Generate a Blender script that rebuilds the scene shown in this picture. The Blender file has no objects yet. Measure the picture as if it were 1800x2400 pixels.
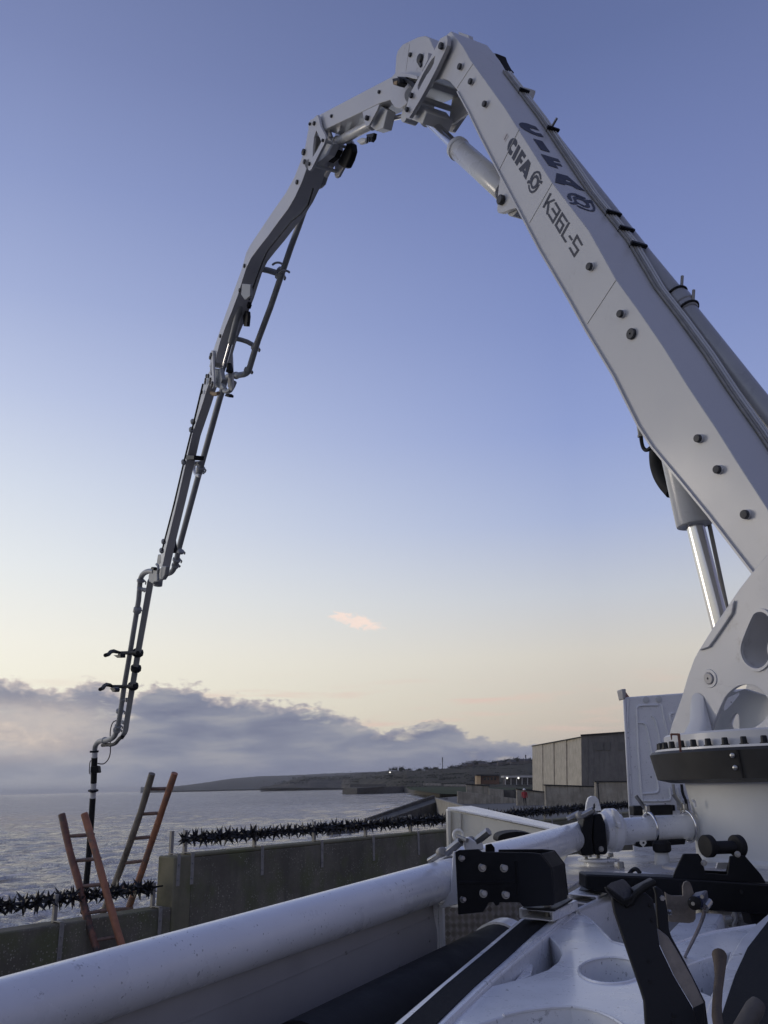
import bpy, bmesh, math, random
import numpy as np
from mathutils import Vector, Matrix
from mathutils.geometry import tessellate_polygon
random.seed(7)
SC = bpy.context.scene
COL = SC.collection

# ------------------------------------------------------------------ camera
F = 1950.0                       # focal length in photo pixels (photo is 1800 x 2400)
PITCH, ROLL, EYE = math.radians(18.2), math.radians(-1.3), 2.5
cam_d = bpy.data.cameras.new("camera")
cam = bpy.data.objects.new("camera", cam_d)
COL.objects.link(cam)
cam_d.sensor_fit = 'VERTICAL'
cam_d.sensor_height = 36.0
cam_d.lens = F / 2400 * 36
cam_d.clip_start, cam_d.clip_end = 0.05, 40000
cam.rotation_mode = 'QUATERNION'
RM = Matrix.Rotation(math.pi / 2 + PITCH, 3, 'X') @ Matrix.Rotation(ROLL, 3, 'Z')
cam.rotation_quaternion = RM.to_quaternion()
cam.location = (0, 0, EYE)
SC.camera = cam
CAM = Vector((0, 0, EYE))

# ------------------------------------------------------------------ colour management
SC.view_settings.view_transform = 'Standard'
SC.view_settings.look = 'None'
SC.view_settings.gamma = 1
SC.view_settings.use_curve_mapping = False
SC.view_settings.exposure = 0.0
SC.cycles.max_bounces = 6
SC.cycles.use_denoising = True


def lin(r, g, b):
    f = lambda c: (c / 255 / 12.92) if c <= 10 else ((c / 255 + .055) / 1.055) ** 2.4
    return (f(r), f(g), f(b), 1)


# ------------------------------------------------------------------ sky
SUN_AZ, SUN_EL = math.radians(-74), math.radians(7)      # azimuth from +Y, negative = to the left
world = bpy.data.worlds.new("World")
SC.world = world
world.use_nodes = True


class NT:
    def __init__(s, tree):
        s.t = tree; s.n = tree.nodes; s.l = tree.links

    def new(s, kind, **kw):
        n = s.n.new(kind)
        for k, v in kw.items():
            setattr(n, k, v)
        return n

    def put(s, sock, v):
        if hasattr(v, 'is_linked') or hasattr(v, 'links'):
            s.l.new(v, sock)
        else:
            sock.default_value = v

    def math(s, op, a, b=0.0, c=0.0, clamp=False):
        n = s.new('ShaderNodeMath', operation=op, use_clamp=clamp)
        s.put(n.inputs[0], a); s.put(n.inputs[1], b); s.put(n.inputs[2], c)
        return n.outputs[0]

    def mr(s, v, a, b, c=0.0, d=1.0, smooth=True):
        n = s.new('ShaderNodeMapRange', interpolation_type='SMOOTHSTEP' if smooth else 'LINEAR')
        s.put(n.inputs['Value'], v)
        for k, x in (('From Min', a), ('From Max', b), ('To Min', c), ('To Max', d)):
            s.put(n.inputs[k], x)
        return n.outputs[0]

    def mix(s, f, a, b, kind='MIX'):
        n = s.new('ShaderNodeMix', data_type='RGBA', blend_type=kind)
        s.put(n.inputs[0], f); s.put(n.inputs[6], a); s.put(n.inputs[7], b)
        return n.outputs[2]

    def ramp(s, f, stops, interp='LINEAR'):
        n = s.new('ShaderNodeValToRGB')
        e = n.color_ramp; e.interpolation = interp
        while len(e.elements) < len(stops):
            e.elements.new(0.5)
        for el, (p, c) in zip(e.elements, stops):
            el.position = p; el.color = c
        s.put(n.inputs[0], f)
        return n.outputs[0]

    def noise(s, vec, scale, detail=4, rough=.55, dist=0.0):
        n = s.new('ShaderNodeTexNoise')
        if vec is not None:
            s.l.new(vec, n.inputs['Vector'])
        n.inputs['Scale'].default_value = scale
        n.inputs['Detail'].default_value = detail
        n.inputs['Roughness'].default_value = rough
        n.inputs['Distortion'].default_value = dist
        return n.outputs['Fac']

    def comb(s, x, y, z=0.0):
        n = s.new('ShaderNodeCombineXYZ')
        s.put(n.inputs[0], x); s.put(n.inputs[1], y); s.put(n.inputs[2], z)
        return n.outputs[0]


def build_sky():
    w = NT(world.node_tree)
    w.n.clear()
    out = w.new('ShaderNodeOutputWorld')
    bg = w.new('ShaderNodeBackground')
    tc = w.new('ShaderNodeTexCoord')
    sx = w.new('ShaderNodeSeparateXYZ')
    w.l.new(tc.outputs['Generated'], sx.inputs[0])
    X, Y, Zc = sx.outputs
    el = w.math('MULTIPLY', w.math('ARCSINE', Zc), 180 / math.pi)          # degrees
    az = w.math('MULTIPLY', w.math('ARCTAN2', X, Y), 180 / math.pi)
    dsun = w.math('COSINE', w.math('MULTIPLY', w.math('SUBTRACT', az, math.degrees(SUN_AZ)), math.pi / 180))
    t = w.math('ADD', w.math('MULTIPLY', dsun, .5), .5)                    # 1 towards the sun
    e01 = w.math('DIVIDE', el, 90.0, clamp=True)

    def st(*a):
        return [(e / 90, lin(*c)) for e, c in a]
    rA = w.ramp(e01, st((0, (238, 227, 206)), (5, (254, 249, 228)), (9, (253, 250, 238)), (14, (238, 242, 244)), (19, (219, 227, 241)),
                        (25, (192, 203, 233)), (31, (167, 180, 220)), (38, (144, 158, 204)), (45, (126, 139, 185)), (52, (112, 125, 169)), (90, (102, 115, 157))))
    rB = w.ramp(e01, st((0, (180, 172, 168)), (4, (206, 196, 184)), (8, (216, 211, 202)), (12, (201, 206, 216)), (17, (172, 185, 220)),
                        (23, (148, 164, 213)), (30, (132, 148, 200)), (38, (118, 133, 185)), (46, (102, 117, 165)), (54, (94, 107, 153)), (90, (98, 110, 153))))
    base = w.mix(w.mr(t, .52, .84, 0, 1, smooth=False), rB, rA)
    rC = w.ramp(e01, st((0, (126, 126, 144)), (6, (140, 134, 150)), (14, (136, 136, 160)), (28, (114, 122, 162)), (90, (96, 107, 150))))
    base = w.mix(w.mr(t, .0, .5), rC, base)
    # real-sky component
    sky = w.new('ShaderNodeTexSky', sky_type='NISHITA', sun_disc=False)
    sky.sun_elevation = SUN_EL; sky.sun_rotation = SUN_AZ
    sky.altitude = 10; sky.dust_density = .7; sky.ozone_density = 2.0
    nish = w.mix(1.0, sky.outputs[0], (.055, .055, .055, 1), 'MULTIPLY')
    base = w.mix(.06, base, nish)
    # ---- cloud bank on the horizon: its top follows the azimuth, noise breaks its edge
    cv = w.new('ShaderNodeFloatCurve')
    pts = [(-180, 1.5), (-150, 3.2), (-110, 2.2), (-80, 4.0), (-50, 5.2), (-34, 6.2), (-26, 7.2), (-24, 7.3), (-21.6, 6.6), (-20.3, 7.3), (-18.5, 7.1), (-17.5, 6.6), (-16, 7.0),
           (-14.6, 7.3), (-12.5, 7.0), (-11.2, 6.3), (-8.6, 6.1), (-6.5, 5.9), (-4.6, 5.6), (-3, 5.1), (-1, 4.3), (.5, 3.9), (2.0, 4.5),
           (3.4, 4.5), (4.4, 4.2), (5.2, 3.6), (7.5, 3.15), (10, 2.95), (13, 2.4), (18, 1.6), (26, 1.0), (60, .6), (100, 2.0), (140, 1.0), (180, 1.5)]
    c = cv.mapping.curves[0]
    P0 = [((a + 180) / 360, v / 10) for a, v in pts]
    c.points[0].location = P0[0]; c.points[1].location = P0[-1]
    for p in P0[1:-1]:
        c.points.new(*p)
    for p in c.points:
        p.handle_type = 'AUTO_CLAMPED'
    cv.mapping.update()
    w.put(cv.inputs['Value'], w.math('DIVIDE', w.math('ADD', az, 180.0), 360.0))
    top = w.math('SUBTRACT', w.math('MULTIPLY', cv.outputs[0], 10.0), .45)
    v1 = w.comb(w.math('MULTIPLY', az, .9), w.math('MULTIPLY', el, 1.75))
    nbig = w.noise(v1, .5, 3, .5, .2)
    nfine = w.noise(v1, 1.35, 4, .55, .25)
    edge = w.math('ADD', w.math('MULTIPLY', w.math('SUBTRACT', nbig, .5), 1.6), w.math('MULTIPLY', w.math('SUBTRACT', nfine, .5), 1.7))
    d = w.math('SUBTRACT', w.math('ADD', top, edge), el)                   # >0 inside the bank
    bank = w.mr(d, -.08, .36)
    v5 = w.comb(w.math('MULTIPLY', az, .55), w.math('MULTIPLY', el, 1.5), 21.4)
    hole = w.math('MULTIPLY', w.mr(w.noise(v5, .62, 4, .5, .3), .58, .76), w.mr(d, 2.6, .9))
    bank = w.math('MULTIPLY', bank, w.math('SUBTRACT', 1.0, w.math('MULTIPLY', hole, .75)))
    v2 = w.comb(w.math('MULTIPLY', az, .26), w.math('MULTIPLY', el, 1.15), 3.7)
    nbody = w.noise(v2, .75, 5, .5, .2)
    body = w.ramp(nbody, [(.32, lin(121, 126, 148)), (.5, lin(138, 142, 159)), (.68, lin(163, 163, 170))])
    # towards the glow the bank is thinner, warm and pale; towards the horizon it melts into haze
    glow = w.mr(az, -14.0, -27.0)
    thin = w.math('MULTIPLY', w.mr(nbody, .42, .62), glow)
    lowwarm = w.math('MULTIPLY', w.mr(el, 6.2, 4.2), w.mr(el, 1.2, 3.2))
    thin2 = w.math('MULTIPLY', w.math('MULTIPLY', lowwarm, w.mr(az, -15.5, -23.5)), w.math('ADD', w.math('MULTIPLY', nfine, .9), .25), clamp=True)
    body = w.mix(w.math('MULTIPLY', thin2, .95), body, lin(236, 218, 200))
    body = w.mix(w.math('MULTIPLY', w.math('ADD', w.math('MULTIPLY', thin, .5), w.math('MULTIPLY', glow, .3)), 1.0), body, lin(184, 180, 182))
    rim = w.math('MULTIPLY', w.mr(d, .9, .05), .62)
    body = w.mix(w.math('MULTIPLY', rim, w.mr(az, 20.0, -24.0)), body, lin(232, 216, 204))
    haze = w.mr(el, 3.0, 0.0)
    body = w.mix(w.math('MULTIPLY', haze, .65), body, w.mix(w.mr(az, -6.0, -26.0), lin(130, 135, 160), lin(158, 162, 174)))
    bank = w.math('MULTIPLY', bank, w.mr(t, .25, .6, .35, 1.0))
    col = w.mix(bank, base, body)
    # faint peach streaks above the bank
    v3 = w.comb(w.math('MULTIPLY', az, .12), w.math('MULTIPLY', el, 1.3), 9.1)
    streak = w.math('MULTIPLY', w.mr(w.noise(v3, 1.1, 4, .5), .5, .72), w.math('MULTIPLY', w.mr(el, 2.6, 3.6), w.mr(el, 7.6, 5.2)))
    streak = w.math('MULTIPLY', streak, w.math('SUBTRACT', 1.0, bank))
    col = w.mix(w.math('MULTIPLY', streak, .6), col, lin(226, 196, 184))
    # one small pink cloud
    ax = w.math('SUBTRACT', az, -2.05); ex = w.math('SUBTRACT', el, 10.75)
    v4 = w.comb(w.math('MULTIPLY', az, 1.0), w.math('MULTIPLY', el, 1.9), 1.3)
    nn = w.noise(v4, 1.7, 6, .6, .6)
    slope = w.math('ADD', ex, w.math('MULTIPLY', ax, .24))
    rr = w.math('ADD', w.math('POWER', w.math('DIVIDE', ax, 2.0), 2.0), w.math('POWER', w.math('DIVIDE', slope, .58), 2.0))
    m = w.math('SUBTRACT', w.math('ADD', 1.0, w.math('MULTIPLY', w.math('SUBTRACT', nn, .5), 3.2)), rr)
    m = w.mr(m, .0, 1.0)
    col = w.mix(w.math('MULTIPLY', m, .92), col, lin(250, 228, 216))
    # below the horizon
    col = w.mix(w.mr(el, -.3, -1.2), col, lin(88, 88, 98))
    w.l.new(col, bg.inputs[0])
    bg.inputs[1].default_value = 1.0
    w.l.new(bg.outputs[0], out.inputs[0])


build_sky()
world.cycles_visibility.camera = True

sun_d = bpy.data.lights.new("sun", 'SUN')
sun_d.energy = 0.6
sun_d.angle = math.radians(18)
sun_d.color = (1.0, .90, .78)
sun = bpy.data.objects.new("sun", sun_d)
COL.objects.link(sun)
sd = Vector((math.sin(SUN_AZ) * math.cos(SUN_EL), math.cos(SUN_AZ) * math.cos(SUN_EL), math.sin(SUN_EL)))
sun.rotation_mode = 'QUATERNION'
sun.rotation_quaternion = sd.to_track_quat('Z', 'Y')
sun.location = sd * 50

# ------------------------------------------------------------------ geometry helpers
def ray(x, y):
    return RM @ Vector(((x - 900) / F, -(y - 1200) / F, -1))


def P(x, y, d):
    return CAM + ray(x, y) * d


def onZ(x, y, z):
    r = ray(x, y)
    return CAM + r * ((z - EYE) / r.z)


def onPl(x, y, p, nrm):
    r = ray(x, y)
    return CAM + r * ((Vector(p) - CAM).dot(nrm) / r.dot(nrm))


# boom plane
BN = Vector((.883, .469, .07)).normalized()
BD = 4.5


def B(x, y, off=0.0):
    r = ray(x, y)
    return CAM + r * ((BD + off) / r.dot(BN))


def depth(p):
    return -((RM.transposed() @ (Vector(p) - CAM)).z)


def ppx(p):
    return depth(p) / F           # metres per photo pixel at p


def zc(x0, y0, s):
    return lambda *a: [(x0 + p[0] * s, y0 + p[1] * s) + tuple(p[2:]) for p in a]


class MB:
    def __init__(s):
        s.v = []; s.f = []; s.m = []

    def add(s, vs, fs, m=0):
        b = len(s.v)
        s.v += [Vector(v) for v in vs]
        s.f += [tuple(i + b for i in f) for f in fs]
        s.m += [m] * len(fs)
        return s

    def hexa(s, p, m=0):          # 8 points: bottom 4, top 4
        return s.add(p, [(3, 2, 1, 0), (4, 5, 6, 7), (0, 1, 5, 4), (1, 2, 6, 5), (2, 3, 7, 6), (3, 0, 4, 7)], m)

    def box(s, c, sx, sy, sz, ax=None, ay=None, az=None, m=0):
        c = Vector(c); ax = Vector(ax or (1, 0, 0)); ay = Vector(ay or (0, 1, 0)); az = Vector(az or (0, 0, 1))
        p = []
        for k in (-.5, .5):
            for i, j in ((-.5, -.5), (.5, -.5), (.5, .5), (-.5, .5)):
                p.append(c + ax * (i * sx) + ay * (j * sy) + az * (k * sz))
        return s.hexa(p, m)

    def prism(s, pts, ext, m=0):  # outline swept by ext (vector or per-point list)
        n = len(pts)
        a = [Vector(p) for p in pts]
        e = ext if isinstance(ext, list) else [Vector(ext)] * n
        b = [p + q for p, q in zip(a, e)]
        return s.add(a + b, [tuple(range(n)), tuple(reversed(range(n, 2 * n)))] + [(i, (i + 1) % n, n + (i + 1) % n, n + i) for i in range(n)], m)

    def plate(s, loops, ext, m=0):  # outline + holes swept by ext
        loops = [[Vector(p) for p in l] for l in loops]
        flat = [p for l in loops for p in l]
        tri = tessellate_polygon(loops)
        n = len(flat); ext = Vector(ext)
        fs = [tuple(t) for t in tri] + [tuple(i + n for i in reversed(t)) for t in tri]
        o = 0
        for l in loops:
            k = len(l)
            fs += [(o + i, o + (i + 1) % k, n + o + (i + 1) % k, n + o + i) for i in range(k)]
            o += k
        return s.add(flat + [p + ext for p in flat], fs, m)

    def sheet(s, loops, m=0):
        loops = [[Vector(p) for p in l] for l in loops]
        return s.add([p for l in loops for p in l], [tuple(t) for t in tessellate_polygon(loops)], m)

    def tube(s, pts, r, n=12, caps=True, m=0):
        pts = [Vector(p) for p in pts]
        k = len(pts)
        rs = r if isinstance(r, (list, tuple)) else [r] * k
        up = None; vs = []
        for i in range(k):
            d = (pts[min(i + 1, k - 1)] - pts[max(i - 1, 0)]).normalized()
            if up is None:
                up = d.orthogonal().normalized()
            else:
                up = (up - d * up.dot(d)).normalized()
            q = d.cross(up)
            for j in range(n):
                a = 2 * math.pi * j / n
                vs.append(pts[i] + (up * math.cos(a) + q * math.sin(a)) * rs[i])
        fs = [(i * n + j, i * n + (j + 1) % n, (i + 1) * n + (j + 1) % n, (i + 1) * n + j) for i in range(k - 1) for j in range(n)]
        if caps:
            fs += [tuple(reversed(range(n))), tuple(range((k - 1) * n, k * n))]
        return s.add(vs, fs, m)

    def cyl(s, a, b, r, n=16, m=0):
        return s.tube([a, b], r, n, True, m)

    def lathe(s, c, ax, prof, n=24, m=0, closed=False):   # prof: (radius, height along ax)
        c = Vector(c); ax = Vector(ax).normalized(); u = ax.orthogonal().normalized(); q = ax.cross(u)
        vs = []
        for r, h in prof:
            for j in range(n):
                a = 2 * math.pi * j / n
                vs.append(c + ax * h + (u * math.cos(a) + q * math.sin(a)) * r)
        k = len(prof)
        rng = range(k if closed else k - 1)
        fs = [(i * n + j, i * n + (j + 1) % n, ((i + 1) % k) * n + (j + 1) % n, ((i + 1) % k) * n + j) for i in rng for j in range(n)]
        if not closed:
            fs += [tuple(reversed(range(n))), tuple(range((k - 1) * n, k * n))]
        return s.add(vs, fs, m)

    def ring(s, c, ax, r0, r1, h, n=32, m=0):
        return s.lathe(c, ax, [(r0, -h / 2), (r1, -h / 2), (r1, h / 2), (r0, h / 2)], n, m, True)

    def torus(s, c, ax, R, r, n=28, k=8, m=0, a0=0, a1=2 * math.pi, ref=None):
        c = Vector(c); ax = Vector(ax).normalized()
        u = (Vector(ref) - ax * Vector(ref).dot(ax)).normalized() if ref else ax.orthogonal().normalized()
        q = ax.cross(u)
        pts = [c + (u * math.cos(a0 + (a1 - a0) * i / n) + q * math.sin(a0 + (a1 - a0) * i / n)) * R for i in range(n + 1)]
        return s.tube(pts, r, k, True, m)

    def bolt(s, c, ax, r, h=None, m=0):          # hex head on a washer
        h = h or r * .8
        ax = Vector(ax).normalized()
        s.lathe(c, ax, [(r * 1.25, 0), (r * 1.25, r * .2)], 14, m)
        return s.lathe(Vector(c) + ax * r * .2, ax, [(r, 0), (r, h * .85), (r * .8, h)], 6, m)


OBW = {}


def obj(name, mb, mat, parent=None, bevel=0.0, sharp=32, label=None, kind=None, raw=False):
    o_c = sum(mb.v, Vector()) / len(mb.v) if parent is not None else Vector((0, 0, 0))
    if parent is None and kind is None and not raw:
        xs = [v.x for v in mb.v]; ys = [v.y for v in mb.v]
        o_c = Vector(((min(xs) + max(xs)) / 2, (min(ys) + max(ys)) / 2, min(v.z for v in mb.v)))
    me = bpy.data.meshes.new(name)
    me.from_pydata([tuple(v - o_c) for v in mb.v], [], mb.f)
    mats = mat if isinstance(mat, (list, tuple)) else [mat]
    for mm in mats:
        me.materials.append(mm)
    if len(mats) > 1:
        me.polygons.foreach_set('material_index', mb.m)
    bm = bmesh.new(); bm.from_mesh(me)
    bmesh.ops.recalc_face_normals(bm, faces=bm.faces)
    bm.to_mesh(me); bm.free()
    me.polygons.foreach_set('use_smooth', [True] * len(me.polygons))
    me.set_sharp_from_angle(angle=math.radians(sharp))
    o = bpy.data.objects.new(name, me)
    COL.objects.link(o)
    if parent is not None:
        o.parent = parent
        o.location = o_c - OBW[parent.name]
    else:
        o.location = o_c
    OBW[o.name] = o_c
    if bevel:
        b = o.modifiers.new('bevel', 'BEVEL')
        b.width = bevel; b.segments = 2; b.limit_method = 'ANGLE'; b.angle_limit = math.radians(40)
        b.harden_normals = False
    if label:
        o['label'] = label
    if kind:
        o['kind'] = kind
    return o


def tag(o, label, cat, group=None):
    o['label'] = label; o['category'] = cat
    if group:
        o['group'] = group
    return o


def thing(name, label, cat, loc, group=None):
    o = bpy.data.objects.new(name, None)
    COL.objects.link(o)
    o.location = loc; o.empty_display_size = .2
    OBW[o.name] = Vector(loc)
    return tag(o, label, cat, group)


def dup(o, loc, parent=None, rot=None):
    c = o.copy(); COL.objects.link(c)
    w = Vector(loc)
    if parent is not None:
        c.parent = parent; c.location = w - OBW[parent.name]
    else:
        c.location = w
    if rot is not None:
        c.rotation_euler = rot
    OBW[c.name] = w
    return c


# ------------------------------------------------------------------ materials
def mat(name, col, rough=.5, metal=0.0, var=.12, vscale=3.0, bump=0.0, bscale=60.0, spec=.5, coat=0.0,
        dirt=None, dscale=22.0, dlo=.66, dhi=.74, streak=False, rvar=.1, specks=0.0):
    m = bpy.data.materials.new(name); m.use_nodes = True
    w = NT(m.node_tree); bsdf = w.n['Principled BSDF']
    geo = w.new('ShaderNodeNewGeometry')
    pos = geo.outputs['Position']
    c = (col[0], col[1], col[2], 1)
    n1 = w.noise(pos, vscale, 5, .6)
    k = w.mr(n1, .3, .7, 1 - var, 1 + var, smooth=False)
    base = w.mix(1.0, c, w.comb(k, k, k), 'MULTIPLY')
    if streak:
        mp = w.new('ShaderNodeMapping'); w.l.new(pos, mp.inputs[0]); mp.inputs['Scale'].default_value = (9, 9, .7)
        n3 = w.noise(mp.outputs[0], 1.0, 4, .6)
        base = w.mix(w.mr(n3, .5, .75, 0, .45), base, (c[0] * .55, c[1] * .53, c[2] * .48, 1))
    if dirt:
        n2 = w.noise(pos, dscale, 6, .7)
        n4 = w.noise(pos, dscale * .13, 3, .5)
        f = w.math('MULTIPLY', w.mr(n2, dlo, dhi), w.mr(n4, .4, .65))
        base = w.mix(f, base, (dirt[0], dirt[1], dirt[2], 1))
    if specks:                       # dried splashes: small ragged spots in clusters
        for sc, lim in ((specks, .16), (specks * .37, .11)):
            dv = w.new('ShaderNodeVectorMath', operation='ADD')
            nv = w.new('ShaderNodeTexNoise'); nv.inputs['Scale'].default_value = sc * 2.2; w.l.new(pos, nv.inputs['Vector'])
            sv = w.new('ShaderNodeVectorMath', operation='SCALE'); w.l.new(nv.outputs['Color'], sv.inputs[0]); sv.inputs[3].default_value = .7 / sc
            w.l.new(pos, dv.inputs[0]); w.l.new(sv.outputs[0], dv.inputs[1])
            vo = w.new('ShaderNodeTexVoronoi'); vo.inputs['Scale'].default_value = sc; w.l.new(dv.outputs[0], vo.inputs['Vector'])
            sep = w.new('ShaderNodeSeparateColor'); w.l.new(vo.outputs['Color'], sep.inputs[0])
            rad = w.math('MULTIPLY', w.math('POWER', sep.outputs[0], 3.0), lim * 2.4)
            f = w.mr(w.math('SUBTRACT', rad, vo.outputs['Distance']), 0.0, .04)
            f = w.math('MULTIPLY', f, w.mr(w.noise(pos, sc * .09, 3, .6), .44, .6))
            base = w.mix(w.math('MULTIPLY', f, .55), base, (.13, .125, .12, 1))
    w.l.new(base, bsdf.inputs['Base Color'])
    w.put(bsdf.inputs['Roughness'], w.mr(n1, .3, .7, max(.02, rough - rvar), min(1, rough + rvar), smooth=False))
    bsdf.inputs['Metallic'].default_value = metal
    bsdf.inputs['Specular IOR Level'].default_value = spec
    if coat:
        bsdf.inputs['Coat Weight'].default_value = coat
        bsdf.inputs['Coat Roughness'].default_value = .12
    if bump:
        b = w.new('ShaderNodeBump'); b.inputs['Strength'].default_value = bump; b.inputs['Distance'].default_value = .01
        w.put(b.inputs['Height'], w.noise(pos, bscale, 5, .65))
        w.l.new(b.outputs[0], bsdf.inputs['Normal'])
    return m


M = {}
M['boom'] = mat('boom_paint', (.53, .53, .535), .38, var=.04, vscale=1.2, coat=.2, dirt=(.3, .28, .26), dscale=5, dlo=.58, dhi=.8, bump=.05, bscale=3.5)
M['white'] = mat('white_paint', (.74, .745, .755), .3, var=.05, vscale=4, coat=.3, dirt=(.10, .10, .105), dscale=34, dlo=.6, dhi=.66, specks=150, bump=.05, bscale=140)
M['pipe'] = mat('pipe_paint', (.76, .765, .775), .3, var=.05, vscale=5, coat=.35, dirt=(.25, .24, .24), dscale=26, dlo=.63, dhi=.72, specks=110, bump=.04, bscale=25)
M['cream'] = mat('cream_paint', (.76, .74, .66), .35, var=.05, vscale=3, coat=.2, dirt=(.3, .27, .22), dscale=20)
M['greywhite'] = mat('grey_paint', (.56, .565, .56), .42, var=.06, vscale=2, dirt=(.2, .2, .2), dscale=18)
M['deck'] = mat('wet_deck', (.42, .41, .40), .3, var=.2, vscale=3, dirt=(.12, .11, .1), dscale=9, dlo=.5, dhi=.7, bump=.12, bscale=8, rvar=.22)
M['black'] = mat('black_paint', (.010, .0105, .0125), .5, var=.2, vscale=8, bump=.06, bscale=120, spec=.28, dirt=(.05, .05, .05), dscale=24, dlo=.66, dhi=.8)
M['rubber'] = mat('black_rubber', (.012, .012, .013), .7, var=.25, vscale=10, bump=.1, bscale=90, spec=.3)
M['wornrubber'] = mat('worn_rubber', (.05, .048, .047), .6, var=.3, vscale=30, dirt=(.16, .15, .14), dscale=40, dlo=.45, dhi=.62, bump=.15, bscale=120)
M['skirt'] = mat('skirt_rubber', (.03, .029, .027), .5, var=.2, vscale=5, spec=.4)
M['grip'] = mat('grip_strip', (.012, .013, .016), .85, var=.3, vscale=90, bump=.5, bscale=400, spec=.2)
M['steel'] = mat('zinc_steel', (.33, .33, .33), .35, metal=.9, var=.15, vscale=20, dirt=(.12, .1, .08), dscale=40)
M['chrome'] = mat('chrome_rod', (.60, .60, .62), .2, metal=1.0, var=.03, vscale=6, rvar=.03)
M['barrel'] = mat('cylinder_barrel', (.50, .505, .51), .3, var=.04, vscale=3, coat=.3)
M['pipedark'] = mat('line_paint', (.30, .305, .32), .26, var=.1, vscale=3, coat=.5)
M['pipegrey'] = mat('boom_pipe_paint', (.27, .28, .285), .5, var=.12, vscale=6, dirt=(.5, .5, .5), dscale=12)
M['knob'] = mat('plastic_cap', (.035, .036, .042), .55, var=.15)
M['decal'] = mat('decal_ink', (.022, .024, .04), .45, var=.05)
M['sticker'] = mat('sticker', (.5, .48, .5), .5, var=.04)
M['panel'] = mat('alu_panel', (.36, .35, .345), .42, metal=.1, var=.12, vscale=2, dirt=(.3, .3, .3), dscale=60, dlo=.68, dhi=.74)
M['tread'] = mat('tread_plate', (.20, .18, .155), .5, metal=.3, var=.3, vscale=7, dirt=(.07, .055, .04), dscale=16, dlo=.45, dhi=.7)
M['copper'] = mat('rusty_bracket', (.21, .10, .07), .6, var=.25, vscale=12)
M['hosewhite'] = mat('hose_band', (.55, .55, .55), .5, var=.1)
M['bluebox'] = mat('sensor_blue', (.02, .026, .06), .4, var=.2)
M['cable'] = mat('cable_grey', (.12, .1, .1), .5)
M['wood'] = mat('handle_wood', (.085, .06, .038), .75, var=.3, vscale=20, bump=.2, bscale=60, dirt=(.05, .04, .03), dscale=20, dlo=.5, dhi=.7)
M['stemgrey'] = mat('grey_handle', (.085, .076, .066), .7, var=.3, vscale=24, bump=.25, bscale=70)
M['palegrey'] = mat('pale_grey', (.20, .175, .15), .7, var=.3, vscale=24, bump=.25, bscale=70)  # grey of the sensor plate; also paints light onto the stand's inner face
M['lad_red'] = mat('ladder_orange', (.34, .145, .078), .65, var=.35, vscale=7, dirt=(.15, .12, .10), dscale=9, dlo=.4, dhi=.62, bump=.2, bscale=40)
M['lad_dark'] = mat('ladder_brown', (.21, .095, .062), .65, var=.4, vscale=6, dirt=(.06, .05, .045), dscale=8, dlo=.42, dhi=.62, bump=.2, bscale=40)
M['lad_grey'] = mat('ladder_grey', (.19, .165, .13), .75, var=.35, vscale=8, dirt=(.07, .06, .05), dscale=10, dlo=.45, dhi=.62, bump=.2, bscale=40)
M['spike'] = mat('spike_black', (.012, .012, .014), .5, var=.2, vscale=20)
M['rung'] = mat('ladder_rung', (.20, .13, .10), .7, var=.3, vscale=9, dirt=(.09, .07, .06), dscale=12, dlo=.45, dhi=.62)
M['galv'] = mat('galvanised', (.30, .29, .265), .55, metal=.25, var=.2, vscale=15, dirt=(.16, .13, .09), dscale=18)


def mat_concrete(name, c1, c2, speck=None, sscale=70, bump=.3, stain=(.05, .05, .035), moss=None, bscale=30):
    m = bpy.data.materials.new(name); m.use_nodes = True
    w = NT(m.node_tree); bsdf = w.n['Principled BSDF']
    pos = w.new('ShaderNodeNewGeometry').outputs['Position']
    n1 = w.noise(pos, .9, 6, .65)
    base = w.mix(w.mr(n1, .35, .65), (*c1, 1), (*c2, 1))
    mp = w.new('ShaderNodeMapping'); w.l.new(pos, mp.inputs[0]); mp.inputs['Scale'].default_value = (3, 3, .35)
    n3 = w.noise(mp.outputs[0], 1.0, 5, .65)
    base = w.mix(w.mr(n3, .45, .72, 0, .75), base, (*stain, 1))
    if moss:
        base = w.mix(w.mr(w.noise(pos, 1.7, 4, .6), .45, .7, 0, .8), base, (*moss, 1))
    if speck:
        vo = w.new('ShaderNodeTexVoronoi'); vo.inputs['Scale'].default_value = sscale
        w.l.new(pos, vo.inputs['Vector'])
        sep = w.new('ShaderNodeSeparateColor'); w.l.new(vo.outputs['Color'], sep.inputs[0])
        f = w.math('MULTIPLY', w.mr(sep.outputs[0], .55, .95), w.mr(vo.outputs['Distance'], .42, .3))
        f = w.math('MULTIPLY', f, w.mr(w.noise(pos, 2.6, 4, .6), .4, .62))
        base = w.mix(f, base, (*speck, 1))
    w.l.new(base, bsdf.inputs['Base Color'])
    bsdf.inputs['Roughness'].default_value = .85
    bsdf.inputs['Specular IOR Level'].default_value = .25
    b = w.new('ShaderNodeBump'); b.inputs['Strength'].default_value = bump; b.inputs['Distance'].default_value = .02
    w.put(b.inputs['Height'], w.noise(pos, bscale, 6, .7)); w.l.new(b.outputs[0], bsdf.inputs['Normal'])
    return m


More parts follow.
